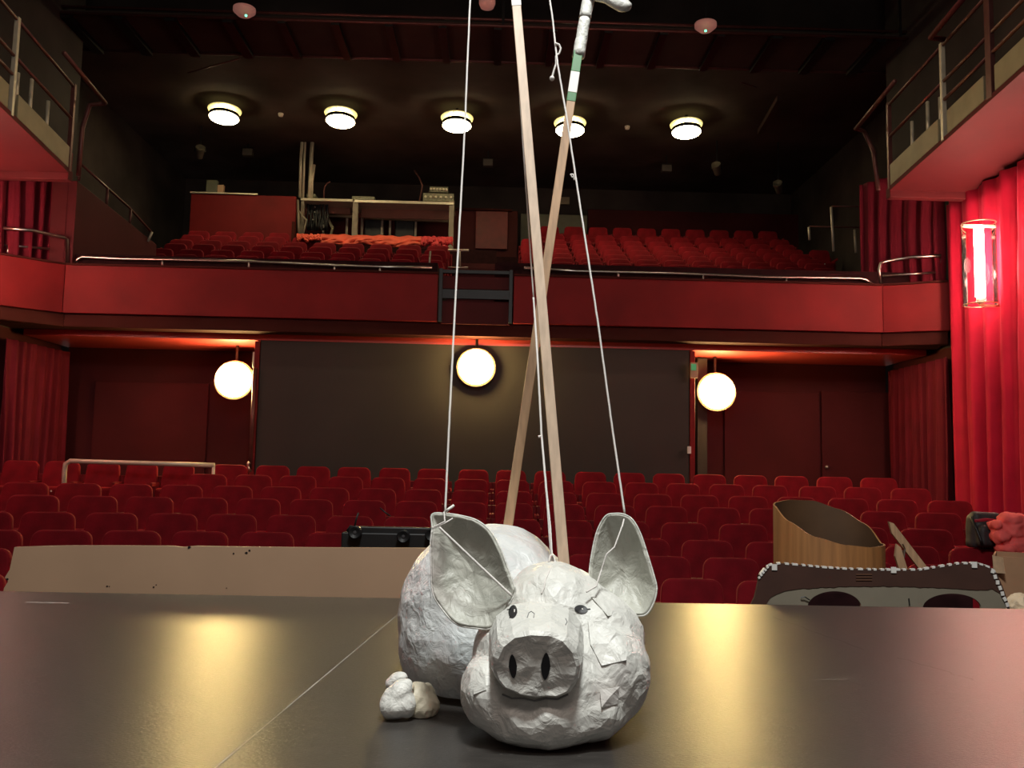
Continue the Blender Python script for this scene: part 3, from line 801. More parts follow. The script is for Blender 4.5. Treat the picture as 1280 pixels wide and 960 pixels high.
zg = gR[1](9.5).z
curtain('drape', (XR-.21, 11.5, 0), (XR-.17, 7.2, 0), -1.1, zg-.12, .085, 12, 'curtain', 'tall bright red drape on the right wall behind the glowing tube lamp', 1)
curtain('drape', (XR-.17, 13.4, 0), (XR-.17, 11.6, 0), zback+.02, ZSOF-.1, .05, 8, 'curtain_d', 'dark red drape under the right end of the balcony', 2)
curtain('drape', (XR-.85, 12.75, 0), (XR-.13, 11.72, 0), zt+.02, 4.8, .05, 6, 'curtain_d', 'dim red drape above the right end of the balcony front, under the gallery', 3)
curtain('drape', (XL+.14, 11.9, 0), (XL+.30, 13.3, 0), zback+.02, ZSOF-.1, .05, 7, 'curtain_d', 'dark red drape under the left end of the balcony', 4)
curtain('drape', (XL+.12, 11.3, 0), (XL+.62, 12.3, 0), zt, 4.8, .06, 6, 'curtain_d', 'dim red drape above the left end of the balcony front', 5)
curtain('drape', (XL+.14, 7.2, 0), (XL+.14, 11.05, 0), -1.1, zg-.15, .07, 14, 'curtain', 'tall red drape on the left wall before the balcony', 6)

# ------------------------------------------------------------------ catwalk strip under the ceiling
cw = Root('ceiling_catwalk', PZ(620, 40, CAMZ+6.8), 'long dark catwalk with cross battens hanging under the ceiling', 'catwalk')
ZK = CAMZ+6.75
n0, f0 = PZ(80, 16, ZK), PZ(1165, 49, ZK); n1, f1 = PZ(85, 62, ZK), PZ(1122, 92, ZK)
y0, y1 = (n0.y+f0.y)/2, (n1.y+f1.y)/2; x0, x1 = n1.x, f0.x-.2
bm = new_bm(); box(bm, ((x0+x1)/2, (y0+y1)/2, ZK+.03), (x1-x0, y1-y0, .04)); cw.part('deck', bm, 'catwalk')
for px in (122, 183, 243, 310, 945, 1006, 1066):
    p = PZ(px, 60+.028*(px-100), ZK); bm = new_bm(); box(bm, (p.x, (y0+y1)/2, ZK-.03), (.16, y1-y0, .08)); cw.part('batten', bm, 'dark')
for px in (372, 434, 496, 558, 622, 686, 750, 814, 880):
    p = PZ(px, 60+.028*(px-100), ZK); bm = new_bm(); box(bm, (p.x, (y0+y1)/2, ZK-.03), (.12, y1-y0, .06)); cw.part('batten', bm, 'dark')
for y in (y0, y1):
    for zz in (0, .12):
        bm = new_bm(); tube(bm, [(x0, y+zz*.3, ZK+zz), (x1, y+zz*.3, ZK+zz)], .025, 8); cw.part('edge_pipe', bm, 'railred', smooth=True)
for x in (x0+.3, 0, x1-.3):
    for y in (y0, y1):
        bm = new_bm(); bar(bm, (x, y, ZK), (x, y, ZC+(1.55 if y == y0 else 0)), .04); cw.part('hanger', bm, 'dark')

# ------------------------------------------------------------------ lamps
ZLMP = CAMZ+6.92
lampp = [(280, 148), (425.5, 152.5), (571, 158), (712.5, 164), (858, 166)]
names = ['leftmost of the five drum lamps on the balcony ceiling', 'second from left of the five ceiling drum lamps', 'middle one of the five ceiling drum lamps, left of the rods',
         'ceiling drum lamp seen behind the leaning green-taped rod', 'rightmost of the five drum lamps on the balcony ceiling']
LY = 17.2
for i, (px, py) in enumerate(lampp):
    c = PY(px, py, LY)
    c.z = max(min(c.z, ZC-.3), ZC-.45)
    c = PY(px, py, LY)
    rt = Root('ceiling_lamp', c, 'round glowing drum lamp, '+names[i], 'lamp', 'drum lamps on the balcony ceiling')
    T = Matrix.Translation(c) @ Matrix.Rotation(math.radians(-5), 4, 'X')
    bm = new_bm(); lathe(bm, [(0, -.035), (.15, -.03), (.27, -.01), (.288, .01), (.28, .02)], T); rt.part('diffuser', bm, 'lampc', smooth=True)
    bm = new_bm(); lathe(bm, [(.20, .02), (.296, .018), (.296, .085), (.20, .09), (.20, .02)], T); rt.part('ring', bm, 'dark')
    bm = new_bm(); lathe(bm, [(0, .165), (.325, .165), (.33, .18), (0, .185)], T); rt.part('drum', bm, 'plateglow', smooth=False)  # plate above the lamp; its lit look comes from its own emission
    for s in range(3):
        a = s*2*PI/3+.2; bm = new_bm(); q = c+Vector((.19*math.cos(a), .19*math.sin(a), .04)); bar(bm, q, q+Vector((0, 0, .11)), .03); rt.part('spacer', bm, 'dark')
    bm = new_bm(); tube(bm, [c+Vector((0, 0, .2)), Vector((c.x, c.y, ZC+.005))], .03, 8); rt.part('stem', bm, 'dark')
low = [(291, 474, 12.75, 'round glowing floodlight under the balcony left of the black partition'), (595, 458, 12.1, 'round glowing floodlight in front of the black partition panel'),
       (897, 489, 12.75, 'round glowing floodlight under the balcony right of the black partition')]
for px, py, Y, lb in low:
    c = PY(px, py, Y); rt = Root('round_floodlight', c, lb, 'lamp', 'round floodlights under the balcony')
    T = Matrix.Translation(c) @ Matrix.Rotation(math.radians(90-4), 4, 'X')
    R = 22.0*Y/F
    bm = new_bm(); lathe(bm, [(0, .10), (R*.45, .09), (R*.8, .055), (R*.97, .01), (R, -.05), (R*.97, -.09)], T, 40); rt.part('diffuser', bm, 'lampw', smooth=True)
    bm = new_bm(); lathe(bm, [(R*.96, -.05), (R*1.13, -.06), (R*1.13, -.09), (R*.9, -.14), (R*.5, -.16), (0, -.16)], T, 40); rt.part('housing', bm, 'brass', smooth=False)
    bm = new_bm()
    tube(bm, [c+Vector((0, .08, 0)), c+Vector((0, .15, R)), Vector((c.x, c.y+.15, (ZSOF if Y > 12.2 else zl)+.02))], .02, 8); rt.part('bracket', bm, 'dark', smooth=True)

# tube wall lamps
def tube_lamp(T0, T1, Rg, label):
    rt = Root('tube_lamp', T1, label, 'lamp')
    ax = (T0-T1).normalized()
    bm = new_bm(); tube(bm, [T1+ax*.1, T0-ax*.02], .055, 16); rt.part('light_tube', bm, 'tubeglow', smooth=True)
    bm = new_bm(); tube(bm, [T1+ax*.02, T1+ax*.1], .045, 16); rt.part('socket', bm, 'plate', smooth=True)
    g = Matrix.Translation(T1)
    H = (T0-T1).length
    bm = new_bm(); lathe(bm, [(Rg, 0), (Rg, H+.02)], g, 40); rt.part('glass_cylinder', bm, 'glass', smooth=True)
    for z in (0, H+.02):
        bm = new_bm(); tube(bm, [T1+Vector((Rg*math.cos(a), Rg*math.sin(a), z)) for a in [2*PI*i/40 for i in range(41)]], .008, 6, cap=False); rt.part('rim', bm, 'brass', smooth=True)
    bm = new_bm(); bar(bm, T1+Vector((-Rg, 0, H-.01)), T1+Vector((Rg, 0, H-.01)), .03, .03); rt.part('crossbar', bm, 'plate')
    s = 1 if T1.x > 0 else -1
    bm = new_bm(); bar(bm, T1+Vector((0, 0, -.01)), T1+Vector((s*(abs((XR if s > 0 else XL)-T1.x)-.02), 0, -.01)), .03, .03); bar(bm, T1+Vector((0, 0, -.01)), T1+Vector((0, 0, .05)), .03); rt.part('wall_arm', bm, 'brass')
tl0, tl1 = PX(1218, 284, XR-.42), PX(1226, 381, XR-.42)
tube_lamp(Vector((tl1.x, tl1.y, tl0.z)), tl1, .19, 'bright glowing tube in a clear glass cylinder on the right wall')
tube_lamp(Vector((XL+.42, 10.1, tl0.z)), Vector((XL+.42, 10.1, tl1.z)), .19, 'glowing tube in a clear glass cylinder on the left wall')

tube_lamp(Vector((XR-.42, 8.95, tl0.z)), Vector((XR-.42, 8.95, tl1.z)), .19, 'glowing glass tube lamp on the right wall nearer the stage, past the frame edge')
tube_lamp(Vector((XL+.42, 8.3, tl0.z)), Vector((XL+.42, 8.3, tl1.z)), .19, 'glowing glass tube lamp on the left wall nearer the stage, past the frame edge')
# sensors, spot cans
for px, py, lb, big in ((305.5, 13, 'pale pink sensor dome with a green light, left of the rods near the ceiling', 1), (882, 32, 'pale pink sensor dome with a green light, right of the rods near the ceiling', 1), (609, 3, 'pale pink sensor dome cut by the top edge between string and rod', .75)):
    p = PY(px, py, y0-.25); rt = Root('ceiling_sensor', p, lb, 'sensor')
    bm = new_bm(); lathe(bm, [(0, -.09), (.10, -.08), (.165*big, -.02), (.165*big, .03), (.10, .06), (0, .06)], Matrix.Translation(p), 24); rt.part('dome', bm, 'pinkdome', smooth=True)
    bm = new_bm(); bar(bm, p+Vector((0, 0, .04)), Vector((p.x, p.y, ZC+1.55)), .03); rt.part('stem', bm, 'dark')
    if py > 5:
        bm = new_bm(); lathe(bm, [(0, -.02), (.018, -.01), (.018, .01), (0, .02)], Matrix.Translation(PY(px+(2 if px < 500 else 0), py+6.5, y0-.41)), 10); rt.part('status_light', bm, 'grn')
for px, py, tilt, lb, Y in ((250, 190, .5, 'small spotlight can under the ceiling below the leftmost drum lamp', 18.5), (310, 191, 0, 'small square floodlight right of the leftmost spotlight can', 19.5), (610, 204, 0, 'small square floodlight right of the left string under the ceiling', 19.5),
                        (833, 211, 0, 'small square floodlight below the rightmost drum lamp', 19.5), (896, 211, -.6, 'tilted spotlight can right of the square floodlight below the rightmost lamp', 18.5), (973, 234, -.7, 'dim tilted spotlight can far right under the ceiling', 18.5)):
    p = PY(px, py, Y); rt = Root('spotlight', p, lb, 'spotlight')
    bm = new_bm(); R = Matrix.Translation(p) @ Matrix.Rotation(tilt, 4, 'Y') @ Matrix.Rotation(.9, 4, 'X')
    if tilt: lathe(bm, [(0, -.14), (.07, -.14), (.10, .12), (.095, .13), (0, .10)], R, 20)
    else: box(bm, p, (.22, .14, .16))
    rt.part('can', bm, 'can', bevel=.006 if not tilt else 0)
    bm = new_bm(); tube(bm, [p+Vector((-.11, 0, 0)), p+Vector((-.11, 0, .12)), p+Vector((.11, 0, .12)), p+Vector((.11, 0, 0))], .012, 6); rt.part('yoke', bm, 'dark')
    bm = new_bm(); bar(bm, p+Vector((0, 0, .12)), Vector((p.x, p.y, ZC+.01)), .025); rt.part('hanger', bm, 'dark')
for px, py, lb in ((351, 143, 'tiny pale ceiling dot between the first and second drum lamps'), (784, 159, 'tiny pale ceiling dot between the fourth and fifth drum lamps')):
    d = PZ(px, py, ZC-.02); bm = new_bm(); lathe(bm, [(0, -.05), (.045, -.04), (.055, 0), (.055, .03)], Matrix.Translation(d), 16)
    tag(obj('smoke_detector', bm, 'plate', smooth=True), lb, 'detector')
# ceiling cable lines
bm = new_bm(); tube(bm, [PY(235, 91, 15.5), PY(300, 73, 15.2)], .012, 6); tag(obj('ceiling_cable', bm, 'railred', smooth=True), 'thin slanting cable under the ceiling above the leftmost drum lamp', 'cable')
bm = new_bm(); tube(bm, [PY(888, 91, 15.5), PY(945, 109, 15.7)], .012, 6); tag(obj('ceiling_cable', bm, 'railred', smooth=True), 'thin slanting cable under the ceiling above the rightmost drum lamp', 'cable')
bm = new_bm(); bar(bm, PY(975, 122, 15.8), PY(950, 165, 17.5), .10); tag(obj('ceiling_duct', bm, 'catwalk'), 'dim slanting bar under the ceiling at the right', 'bar')

# exit sign + fittings
p = PY(867, 461, 12.3); rt = Root('exit_sign', p, 'small green-lit exit sign at the right edge of the black partition', 'sign')
bm = new_bm(); box(bm, PY(867.5, 463, 12.2), (.10, .05, .22)); rt.part('case', bm, 'whiteboard', bevel=.005)
bm = new_bm(); box(bm, PY(867, 459, 12.17), (.07, .02, .09)); rt.part('sign_face', bm, 'exit')
facebox('junction_box', 316, 440, 322, 459, 12.3, 'rail', .06, label='narrow cream box above the left floodlight beside the partition frame', cat='box', bev=.004)
facebox('switch_box', 860, 558, 864, 567, 12.2, 'tape', .05, label='small white switch on the right frame post of the partition', cat='switch', bev=.003)
bm = new_bm(); tube(bm, [PY(312, 578, 12.0), PY(310, 580, 12.0), PY(310, 585, 12.0), PY(313, 590, 12.0)], .025, 8); tag(obj('latch_handle', bm, 'steel', smooth=True), 'small metal latch at the foot of the left frame post of the partition', 'handle')
bm = new_bm(); tube(bm, [PY(318.5, 460, 12.25), PY(312.5, 585, 12.25)], .025, 8); tag(obj('conduit_pipe', bm, 'railred', smooth=True), 'thin vertical conduit left of the black partition', 'pipe')
# cross-aisle rail in the stalls
handrail(rail_px([(79.5, 614), (80.5, 590), (82, 580), (88, 576), (110, 577), (180, 579), (268, 581.5)], 11.25),
         [(PY(267, 581, 11.25), PY(266, 612, 11.25))], 'pale curved handrail across the left back of the stalls', m='rail', r=.03)

# ------------------------------------------------------------------ board behind the stage edge
bm = new_bm()
YP = 3.55
top = [(18, 684), (60, 682.5), (90, 682), (140, 682), (215, 682.5), (228, 684), (245, 682.5), (300, 683.5), (400, 684.5), (520, 685), (640, 687)]
front = [PY(x, y, YP) for x, y in top] + [PY(646, 800, YP), PY(-8, 800, YP), PY(5, 735, YP), PY(10, 727, YP), PY(6, 722, YP), PY(12, 712, YP)]
prism(bm, front[::-1], (0, .018, 0))
brd = obj('painted_board', bm, 'whiteboard'); tag(brd, 'long cream-painted board standing upright behind the stage edge on the left', 'board')
for x, y, w_ in ((134, 733, .010), (136.5, 733, .006), (192, 734, .012), (195, 731, .006), (283, 735, .006), (292, 692, .012), (308, 691, .016), (312, 688, .014), (9, 724, .014), (236, 684, .02)):
    bm = new_bm(); c_ = PY(x, y, YP-.002); w_ *= .62
    prism(bm, [c_+Vector((w_*random.uniform(.3, .8)*math.cos(a_), 0, w_*random.uniform(.25, .6)*math.sin(a_))) for a_ in (0, .9, 2, 3.2, 4.2, 5.3)], (0, .004, 0))
    o = obj('chip_mark', bm, 'black'); o.parent = brd

# black lighting bar behind the board
Yg = 4.6
g = PY(485, 672, Yg)
rt = Root('lighting_bar', (g.x, Yg, ZF), 'black bar of stage lights standing behind the cream board, left of the pig', 'stage lights')
a, b = PY(428, 677, Yg), PY(575, 680, Yg)
bm = new_bm(); box(bm, ((a.x+b.x)/2, Yg, a.z), (b.x-a.x, .08, .10)); box(bm, ((a.x+b.x)/2+.03, Yg, a.z+.06), (b.x-a.x-.1, .05, .04)); rt.part('bar', bm, 'dark', bevel=.006)
for px, py in ((445, 665), (505, 670), (540, 668)):
    q = PY(px, py, Yg-.05); bm = new_bm(); lathe(bm, [(0, -.05), (.028, -.05), (.034, .04), (.028, .045), (0, .035)], Matrix.Translation(q) @ Matrix.Rotation(PI/2, 4, 'X'), 16)
    h = rt.part('lamp_head', bm, 'dark'); 
    bm = new_bm(); lathe(bm, [(0, .045), (.008, .044), (.010, .038)], Matrix.Translation(q) @ Matrix.Rotation(PI/2, 4, 'X'), 12); o = obj('lens', bm, 'bag'); o.parent = h
bm = new_bm()
tube(bm, [PY(443, 660, Yg), PY(445, 650, Yg), PY(448, 641, Yg)], .005, 6); tube(bm, [PY(475, 635, Yg), PY(482, 641, Yg), PY(488, 645, Yg)], .004, 6)
tube(bm, [PY(450, 670, Yg), PY(447, 660, Yg), PY(438, 658, Yg), PY(434, 664, Yg)], .008, 6); rt.part('cable', bm, 'dark', smooth=True)
for px in (450, 540):
    q = PY(px, 680, Yg); bm = new_bm(); tube(bm, [(q.x, Yg, ZF+.02), (q.x, Yg, q.z)], .02, 8); box(bm, (q.x, Yg, ZF+.02), (.4, .3, .03)); rt.part('stand', bm, 'dark')

# ------------------------------------------------------------------ props right
# obliquely cut plywood tube
Yt = 4.15
Rt = 67*Yt/F
ct = PY(1036, 700, Yt)
keys = [(-180, 633), (-150, 652), (-120, 671), (-90, 681), (-60, 684), (-30, 682), (0, 679), (30, 655), (60, 637), (90, 626), (120, 625), (150, 628), (180, 633)]
def kh(a):
    for (a0, y0_), (a1, y1_) in zip(keys, keys[1:]):
        if a0 <= a <= a1:
            t = (a-a0)/(a1-a0); t = t*t*(3-2*t)*.5+t*.5
            return y0_+(y1_-y0_)*t
bm = new_bm(); n = 72; outer = []; inner = []; zb0 = PY(1036, 728, Yt).z
for i in range(n):
    a = -180+360*i/n; ar = math.radians(a); yp = kh(a)
    x = ct.x+Rt*math.cos(ar); y = Yt+Rt*math.sin(ar)*.8
    z = PY(1036+67*math.cos(ar), yp, y).z
    outer.append((x, y, z)); inner.append((ct.x+(Rt-.008)*math.cos(ar), Yt+(Rt-.008)*math.sin(ar)*.8, z))
rt = Root('cardboard_tube', (ct.x, Yt, zb0), 'large wood-brown open tube with slanted cut rim behind the stage edge', 'tube')
vo = [bm.verts.new(p) for p in outer]; vb = [bm.verts.new((p[0], p[1], zb0)) for p in outer]; vi = [bm.verts.new(p) for p in inner]
for i in range(n):
    j = (i+1) % n; bm.faces.new((vo[i], vo[j], vb[j], vb[i])); bm.faces.new((vo[i], vi[i], vi[j], vo[j]))
rt.part('outer_wall', bm, 'tube', smooth=False)
bm = new_bm(); vi = [bm.verts.new(p) for p in inner]; vb = [bm.verts.new((p[0], p[1], zb0)) for p in inner]
for i in range(n):
    j = (i+1) % n; bm.faces.new((vi[j], vi[i], vb[i], vb[j]))
rt.part('inner_wall', bm, 'tubein', smooth=True)
bm = new_bm()
for (x, y) in ((1050, 644), (1049, 659), (1050, 672)):
    q = PY(x, y, Yt+Rt*.8*.93); bar(bm, q+Vector((-.022, 0, -.008)), q+Vector((.022, 0, .010)), .012, .004)
rt.part('tape_strip', bm, 'tape')
ca, cb2 = PY(972, 730, Yt), PY(1175, 730, Yt)
bm = new_bm(); box(bm, ((ca.x+cb2.x)/2, Yt+.02, (zb0+ZF)/2), (cb2.x-ca.x, .62, zb0-ZF-.002)); tag(obj('equipment_case', bm, 'carpet', bevel=.01), 'dark case carrying the brown tube behind the cutout', 'case')
# crossed wooden sticks
def plank(p, q, Y, w_, label, hinge=False):
    a, b = PY(*p, Y), PY(*q, Y); d = (b-a).normalized(); side = d.cross(Vector((0, 1, 0))).normalized()
    rt = Root('wooden_batten', b, label, 'batten')
    bm = new_bm(); b2 = b + d*.07
    prism(bm, [a, a+side*w_*.4+d*.02, b2+side*w_/2, b2-side*w_/2, a-side*w_*.6+d*.05], (0, .015, 0)); rt.part('batten', bm, 'wood2', bevel=.001)
    if hinge:
        bm = new_bm(); q = PY(1128, 692, Y-.01); box(bm, q, (.012, .01, .03)); tube(bm, [PY(1128, 680, Y-.02), PY(1131, 686, Y-.02), PY(1130, 697, Y-.02)], .004, 8); rt.part('hinge', bm, 'steel')
plank((1111, 652), (1156, 712), 3.95, .034, 'longer of the two slanting wooden battens beside the brown tube', True)
plank((1121, 680), (1130, 712), 3.9, .036, 'short upright wooden batten leaning behind the longer batten')
# car-shaped cutout
Yc = 3.62
rt = Root('car_cutout', PY(1100, 760, Yc), 'maroon and grey cutout with two round arches and taped edge behind the stage', 'cutout')
topk = [(938, 757), (944, 745), (947, 728), (951, 715), (962, 706), (975, 704), (1000, 706), (1030, 709), (1060, 711), (1100, 712), (1150, 712), (1175, 708), (1200, 704), (1222, 704), (1236, 708), (1246, 716), (1254, 735), (1260, 752), (1263, 764)]
botk = [(938, 760), (957, 757), (962, 748), (972, 742), (985, 738), (1000, 736), (1040, 734), (1060, 733), (1120, 733), (1180, 735), (1228, 738), (1240, 736), (1250, 742), (1263, 765)]
def interp(K, x):
    if x <= K[0][0]: return K[0][1]
    for (a0, b0), (a1, b1) in zip(K, K[1:]):
        if x <= a1: return b0+(b1-b0)*(x-a0)/(a1-a0)
    return K[-1][1]
def strip(xs, ft, fb, Y, th):
    bm = new_bm(); cols = []
    for x in xs:
        yt, yb = ft(x), max(fb(x), ft(x)+.3)
        cols.append([bm.verts.new(PY(x, yt, Y)), bm.verts.new(PY(x, yb, Y)), bm.verts.new(PY(x, yt, Y)+Vector((0, th, 0))), bm.verts.new(PY(x, yb, Y)+Vector((0, th, 0)))])
    for c0, c1 in zip(cols, cols[1:]):
        bm.faces.new((c0[0], c1[0], c1[1], c0[1])); bm.faces.new((c0[2], c0[3], c1[3], c1[2]))
        bm.faces.new((c0[0], c0[2], c1[2], c1[0])); bm.faces.new((c0[1], c1[1], c1[3], c0[3]))
    for c in (cols[0], cols[-1]): bm.faces.new((c[0], c[1], c[3], c[2]))
    return bm
xsx = [938+i*2.5 for i in range(131)]
rag = lambda x: 1.2*noise.noise(Vector((x*.13, 2, 0)))
rt.part('upper_band', strip(xsx, lambda x: interp(topk, x), lambda x: interp(botk, x)+rag(x), Yc, .012), 'maroon')
def hole(x):
    y = 850
    for cx, rx, ty in ((1043, 34, 739), (1190, 36.5, 742)):
        t = (x-cx)/rx
        if abs(t) < 1: y = min(y, 760 - (760-ty)*math.sqrt(1-t*t))
    return y
rt.part('lower_panel', strip([950+i*1.25 for i in range(247)], lambda x: interp(botk, x)+rag(x), hole, Yc+.003, .010), 'greyboard')
bm = new_bm()
x = 950.0
while x < 1256:
    w_ = random.uniform(3.5, 7); y = interp(topk, x+w_/2); y2 = interp(topk, min(x+w_, 1262)); ya = interp(topk, x)
    if abs(y2-ya) < 8:
        prism(bm, [PY(x, ya-1.2, Yc-.002), PY(x+w_, y2-1.2, Yc-.002), PY(x+w_, y2+1.3, Yc-.002), PY(x, ya+1.3, Yc-.002)], (0, .016, 0))
    x += w_+random.uniform(2.5, 6)
for px, py in ((968, 709), (1117, 712.5), (1218, 706)): box(bm, PY(px, py, Yc-.003), (.021, .004, .024))
for i in range(7): box(bm, PY(1241+i*3, 714+i*7, Yc-.004), (.013, .004, .016), Matrix.Rotation(random.uniform(-.5, .5), 4, 'Y'))
for i in range(6): box(bm, PY(962-i*2.6, 706+i*3.2, Yc-.004), (.009, .004, .008), Matrix.Rotation(-.6, 4, 'Y'))
rt.part('edge_tape', bm, 'tape')
bm = new_bm()
for yy in (718, 721.5, 725): bar(bm, PY(1070, yy, Yc-.002), PY(1090, yy, Yc-.002), .003, .004)
rt.part('tape_mark', bm, 'brownboard')
bm = new_bm(); bar(bm, PY(1136, 748, Yc-.001), PY(1137, 757, Yc-.001), .004, .004); rt.part('slit_mark', bm, 'dark'); bm = new_bm(); tube(bm, [PY(1001, 747, Yc-.006), PY(1006, 746, Yc-.01), PY(1012, 750, Yc-.006)], .0025, 6); rt.part('wire_tie', bm, 'dark')
# support stands for the cutout
bm = new_bm()
for px in (990, 1120, 1246):
    q = PY(px, 745, Yc); bar(bm, q+Vector((0, .03, 0)), Vector((q.x, q.y+.25, ZF+.02)), .03)
rt.part('rear_prop', bm, 'wood2')
# cardboard box right
Yx = 5.2
a, b = PY(1242, 695, Yx), PY(1300, 748, Yx)
rt = Root('cardboard_box', ((a.x+b.x)/2, Yx, ZF), 'open brown cardboard box at the right frame edge below the pink coat', 'box')
bm = new_bm(); W = b.x-a.x
H0 = ZF+.05
for (cx, cy, sx_, sy_) in ((a.x+W/2, Yx, W, .01), (a.x+W/2, Yx+.4, W, .01), (a.x, Yx+.2, .01, .4), (b.x, Yx+.2, .01, .4)):
    box(bm, (cx, cy, (a.z+H0)/2), (sx_, sy_, a.z-H0))
box(bm, (a.x+W/2, Yx+.2, H0), (W, .4, .01))
bm.transform(Matrix.Translation((a.x, Yx, 0)) @ Matrix.Rotation(-.55, 4, 'Z') @ Matrix.Translation((-a.x, -Yx, 0))); rt.part('carton', bm, 'box')
bm = new_bm(); prism(bm, [PY(1241, 694, Yx-.01), PY(1254, 697, Yx-.1), PY(1257, 717, Yx-.1), PY(1243, 716, Yx-.01)], (0, .006, 0)); rt.part('flap', bm, 'paper')
# crumpled beige bundle
def blob(name, ells, m, vox, label=None, cat=None, crumple=0.0, freq=20, decim=None, smooth=True, seed=0, ret_only=False, cut=0):
    bm = new_bm()
    for c, r, R in ells:
        mt = Matrix.Translation(Vector(c)) @ (R or Matrix.Identity(4)) @ Matrix.Diagonal((r[0], r[1], r[2], 1))
        bmesh.ops.create_icosphere(bm, subdivisions=4, radius=1, matrix=mt)
    me = bpy.data.meshes.new('t'); bm.to_mesh(me); bm.free()
    o = bpy.data.objects.new('t', me); COL.objects.link(o)
    md = o.modifiers.new('r', 'REMESH'); md.mode = 'VOXEL'; md.voxel_size = vox
    md = o.modifiers.new('s', 'SMOOTH'); md.factor = .6; md.iterations = cut or 6
    dg = bpy.context.evaluated_depsgraph_get(); ev = o.evaluated_get(dg)
    me2 = bpy.data.meshes.new_from_object(ev)
    bpy.data.objects.remove(o)
    bm = new_bm(); bm.from_mesh(me2); bm.normal_update()
    if crumple:
        for v in bm.verts:
            p = v.co*freq + Vector((seed, 0, 0))
            d = noise.noise(p)*.6 + noise.noise(p*2.3)*.3
            # ridged creases
            d += .55*(1-abs(noise.noise(p*1.4+Vector((5, 5, 5))))*3.0)*.5
            v.co += v.normal*d*crumple
    return bm
def finish(bm, name, m, parent=None, decim=None, smooth=False):
    o = obj(name, bm, m, smooth=smooth)
    if decim:
        md = o.modifiers.new('d', 'DECIMATE'); md.ratio = decim
        dg = bpy.context.evaluated_depsgraph_get(); me = bpy.data.meshes.new_from_object(o.evaluated_get(dg))
        o.modifiers.clear(); o.data = me
        for p in me.polygons: p.use_smooth = smooth
    return o
def wsz(px, Y): return px*Y/F
Yq = 3.75
q = PY(1273, 768, Yq)
bm = blob('x', [(q, (.10, .08, .075), None), (q+Vector((.08, .02, .02)), (.09, .08, .06), None), (PY(1258, 775, Yq), (.05, .05, .05), None)], 'paper', .008, crumple=.03, freq=22)
tag(finish(bm, 'paper_bundle', 'paper', decim=.35), 'crumpled beige paper bundle at the right frame edge behind the stage', 'paper')
bm = new_bm(); box(bm, (q.x+.02, Yq+.03, (q.z-.07+ZF)/2), (.3, .3, q.z-.07-ZF+.02)); tag(obj('storage_crate', bm, 'brownboard', bevel=.01), 'brown crate under the beige paper bundle by the stage edge', 'crate')

# backpack
Yk = 7.45
c = PY(1235, 665, Yk)
rt = Root('backpack', (c.x, Yk, c.z-.2), 'black backpack with a red stripe leaning on the seats at the right', 'bag')
c.x += .02
bm = new_bm()
for cc, sz, rt_ in (((0, .10, -.005), (.27, .14, .29), 0), ((.0, .0, -.035), (.22, .10, .19), .0), ((0, .08, .02), (.25, .12, .29), 0)):
    bx = box(bm, c+Vector(cc), sz, Matrix.Rotation(.05, 4, 'Y'))
bmesh.ops.bevel(bm, geom=list(bm.edges), offset=.045, segments=4, profile=.5, affect='EDGES')
me = bpy.data.meshes.new('t'); bm.to_mesh(me); bm.free(); to = bpy.data.objects.new('t', me); COL.objects.link(to)
md = to.modifiers.new('r', 'REMESH'); md.mode = 'VOXEL'; md.voxel_size = .012
me2 = bpy.data.meshes.new_from_object(to.evaluated_get(bpy.context.evaluated_depsgraph_get())); bpy.data.objects.remove(to)
bm = new_bm(); bm.from_mesh(me2); bm.normal_update()
for v in bm.verts: v.co += v.normal*.008*noise.noise(v.co*11)
o = finish(bm, 'bag_body', 'bag', smooth=True); o.parent = rt.o; o.location = -rt.loc
bvk = BVHTree.FromPolygons([v.co for v in o.data.vertices], [p.vertices for p in o.data.polygons])
def hit(bv, px, py, offn=.002):
    d = ray(px, py).normalized(); h = bv.ray_cast(CAM, d)
    if h[0] is None: return None
    return h[0] - d*offn
def decal(bv, poly, name, m, parent_root, offn=.002, thick=.0015):
    cx = sum(p[0] for p in poly)/len(poly); cy = sum(p[1] for p in poly)/len(poly)
    bm = new_bm(); rings = []
    for s in (0.001, .35, .7, 1):
        ring = []
        for x, y in poly:
            h = hit(bv, cx+(x-cx)*s, cy+(y-cy)*s, offn)
            if h is None: h = hit(bv, cx, cy, offn) or PY(cx, cy, 1.5)
            ring.append(bm.verts.new(h))
        rings.append(ring)
    n = len(poly)
    for a, b in zip(rings, rings[1:]):
        for i in range(n): bm.faces.new((a[i], a[(i+1) % n], b[(i+1) % n], b[i]))
    bmesh.ops.remove_doubles(bm, verts=bm.verts, dist=1e-5)
    o = obj(name, bm, m, smooth=True)
    return o
def addp(rt, o): o.parent = rt.o; o.location = -rt.loc; return o
addp(rt, decal(bvk, [(1218, 649), (1232, 647.5), (1252, 648.5), (1253, 651.5), (1232, 651.5), (1218, 653)], 'red_stripe', 'bagred', rt, .006))
bm = new_bm(); pts = [hit(bvk, x, y, .01) or PY(x, y, Yk) for x, y in ((1214, 646), (1220, 660), (1226, 675), (1228, 682))]; tube(bm, pts, .012, 8); rt.part('strap', bm, 'dark', smooth=True)
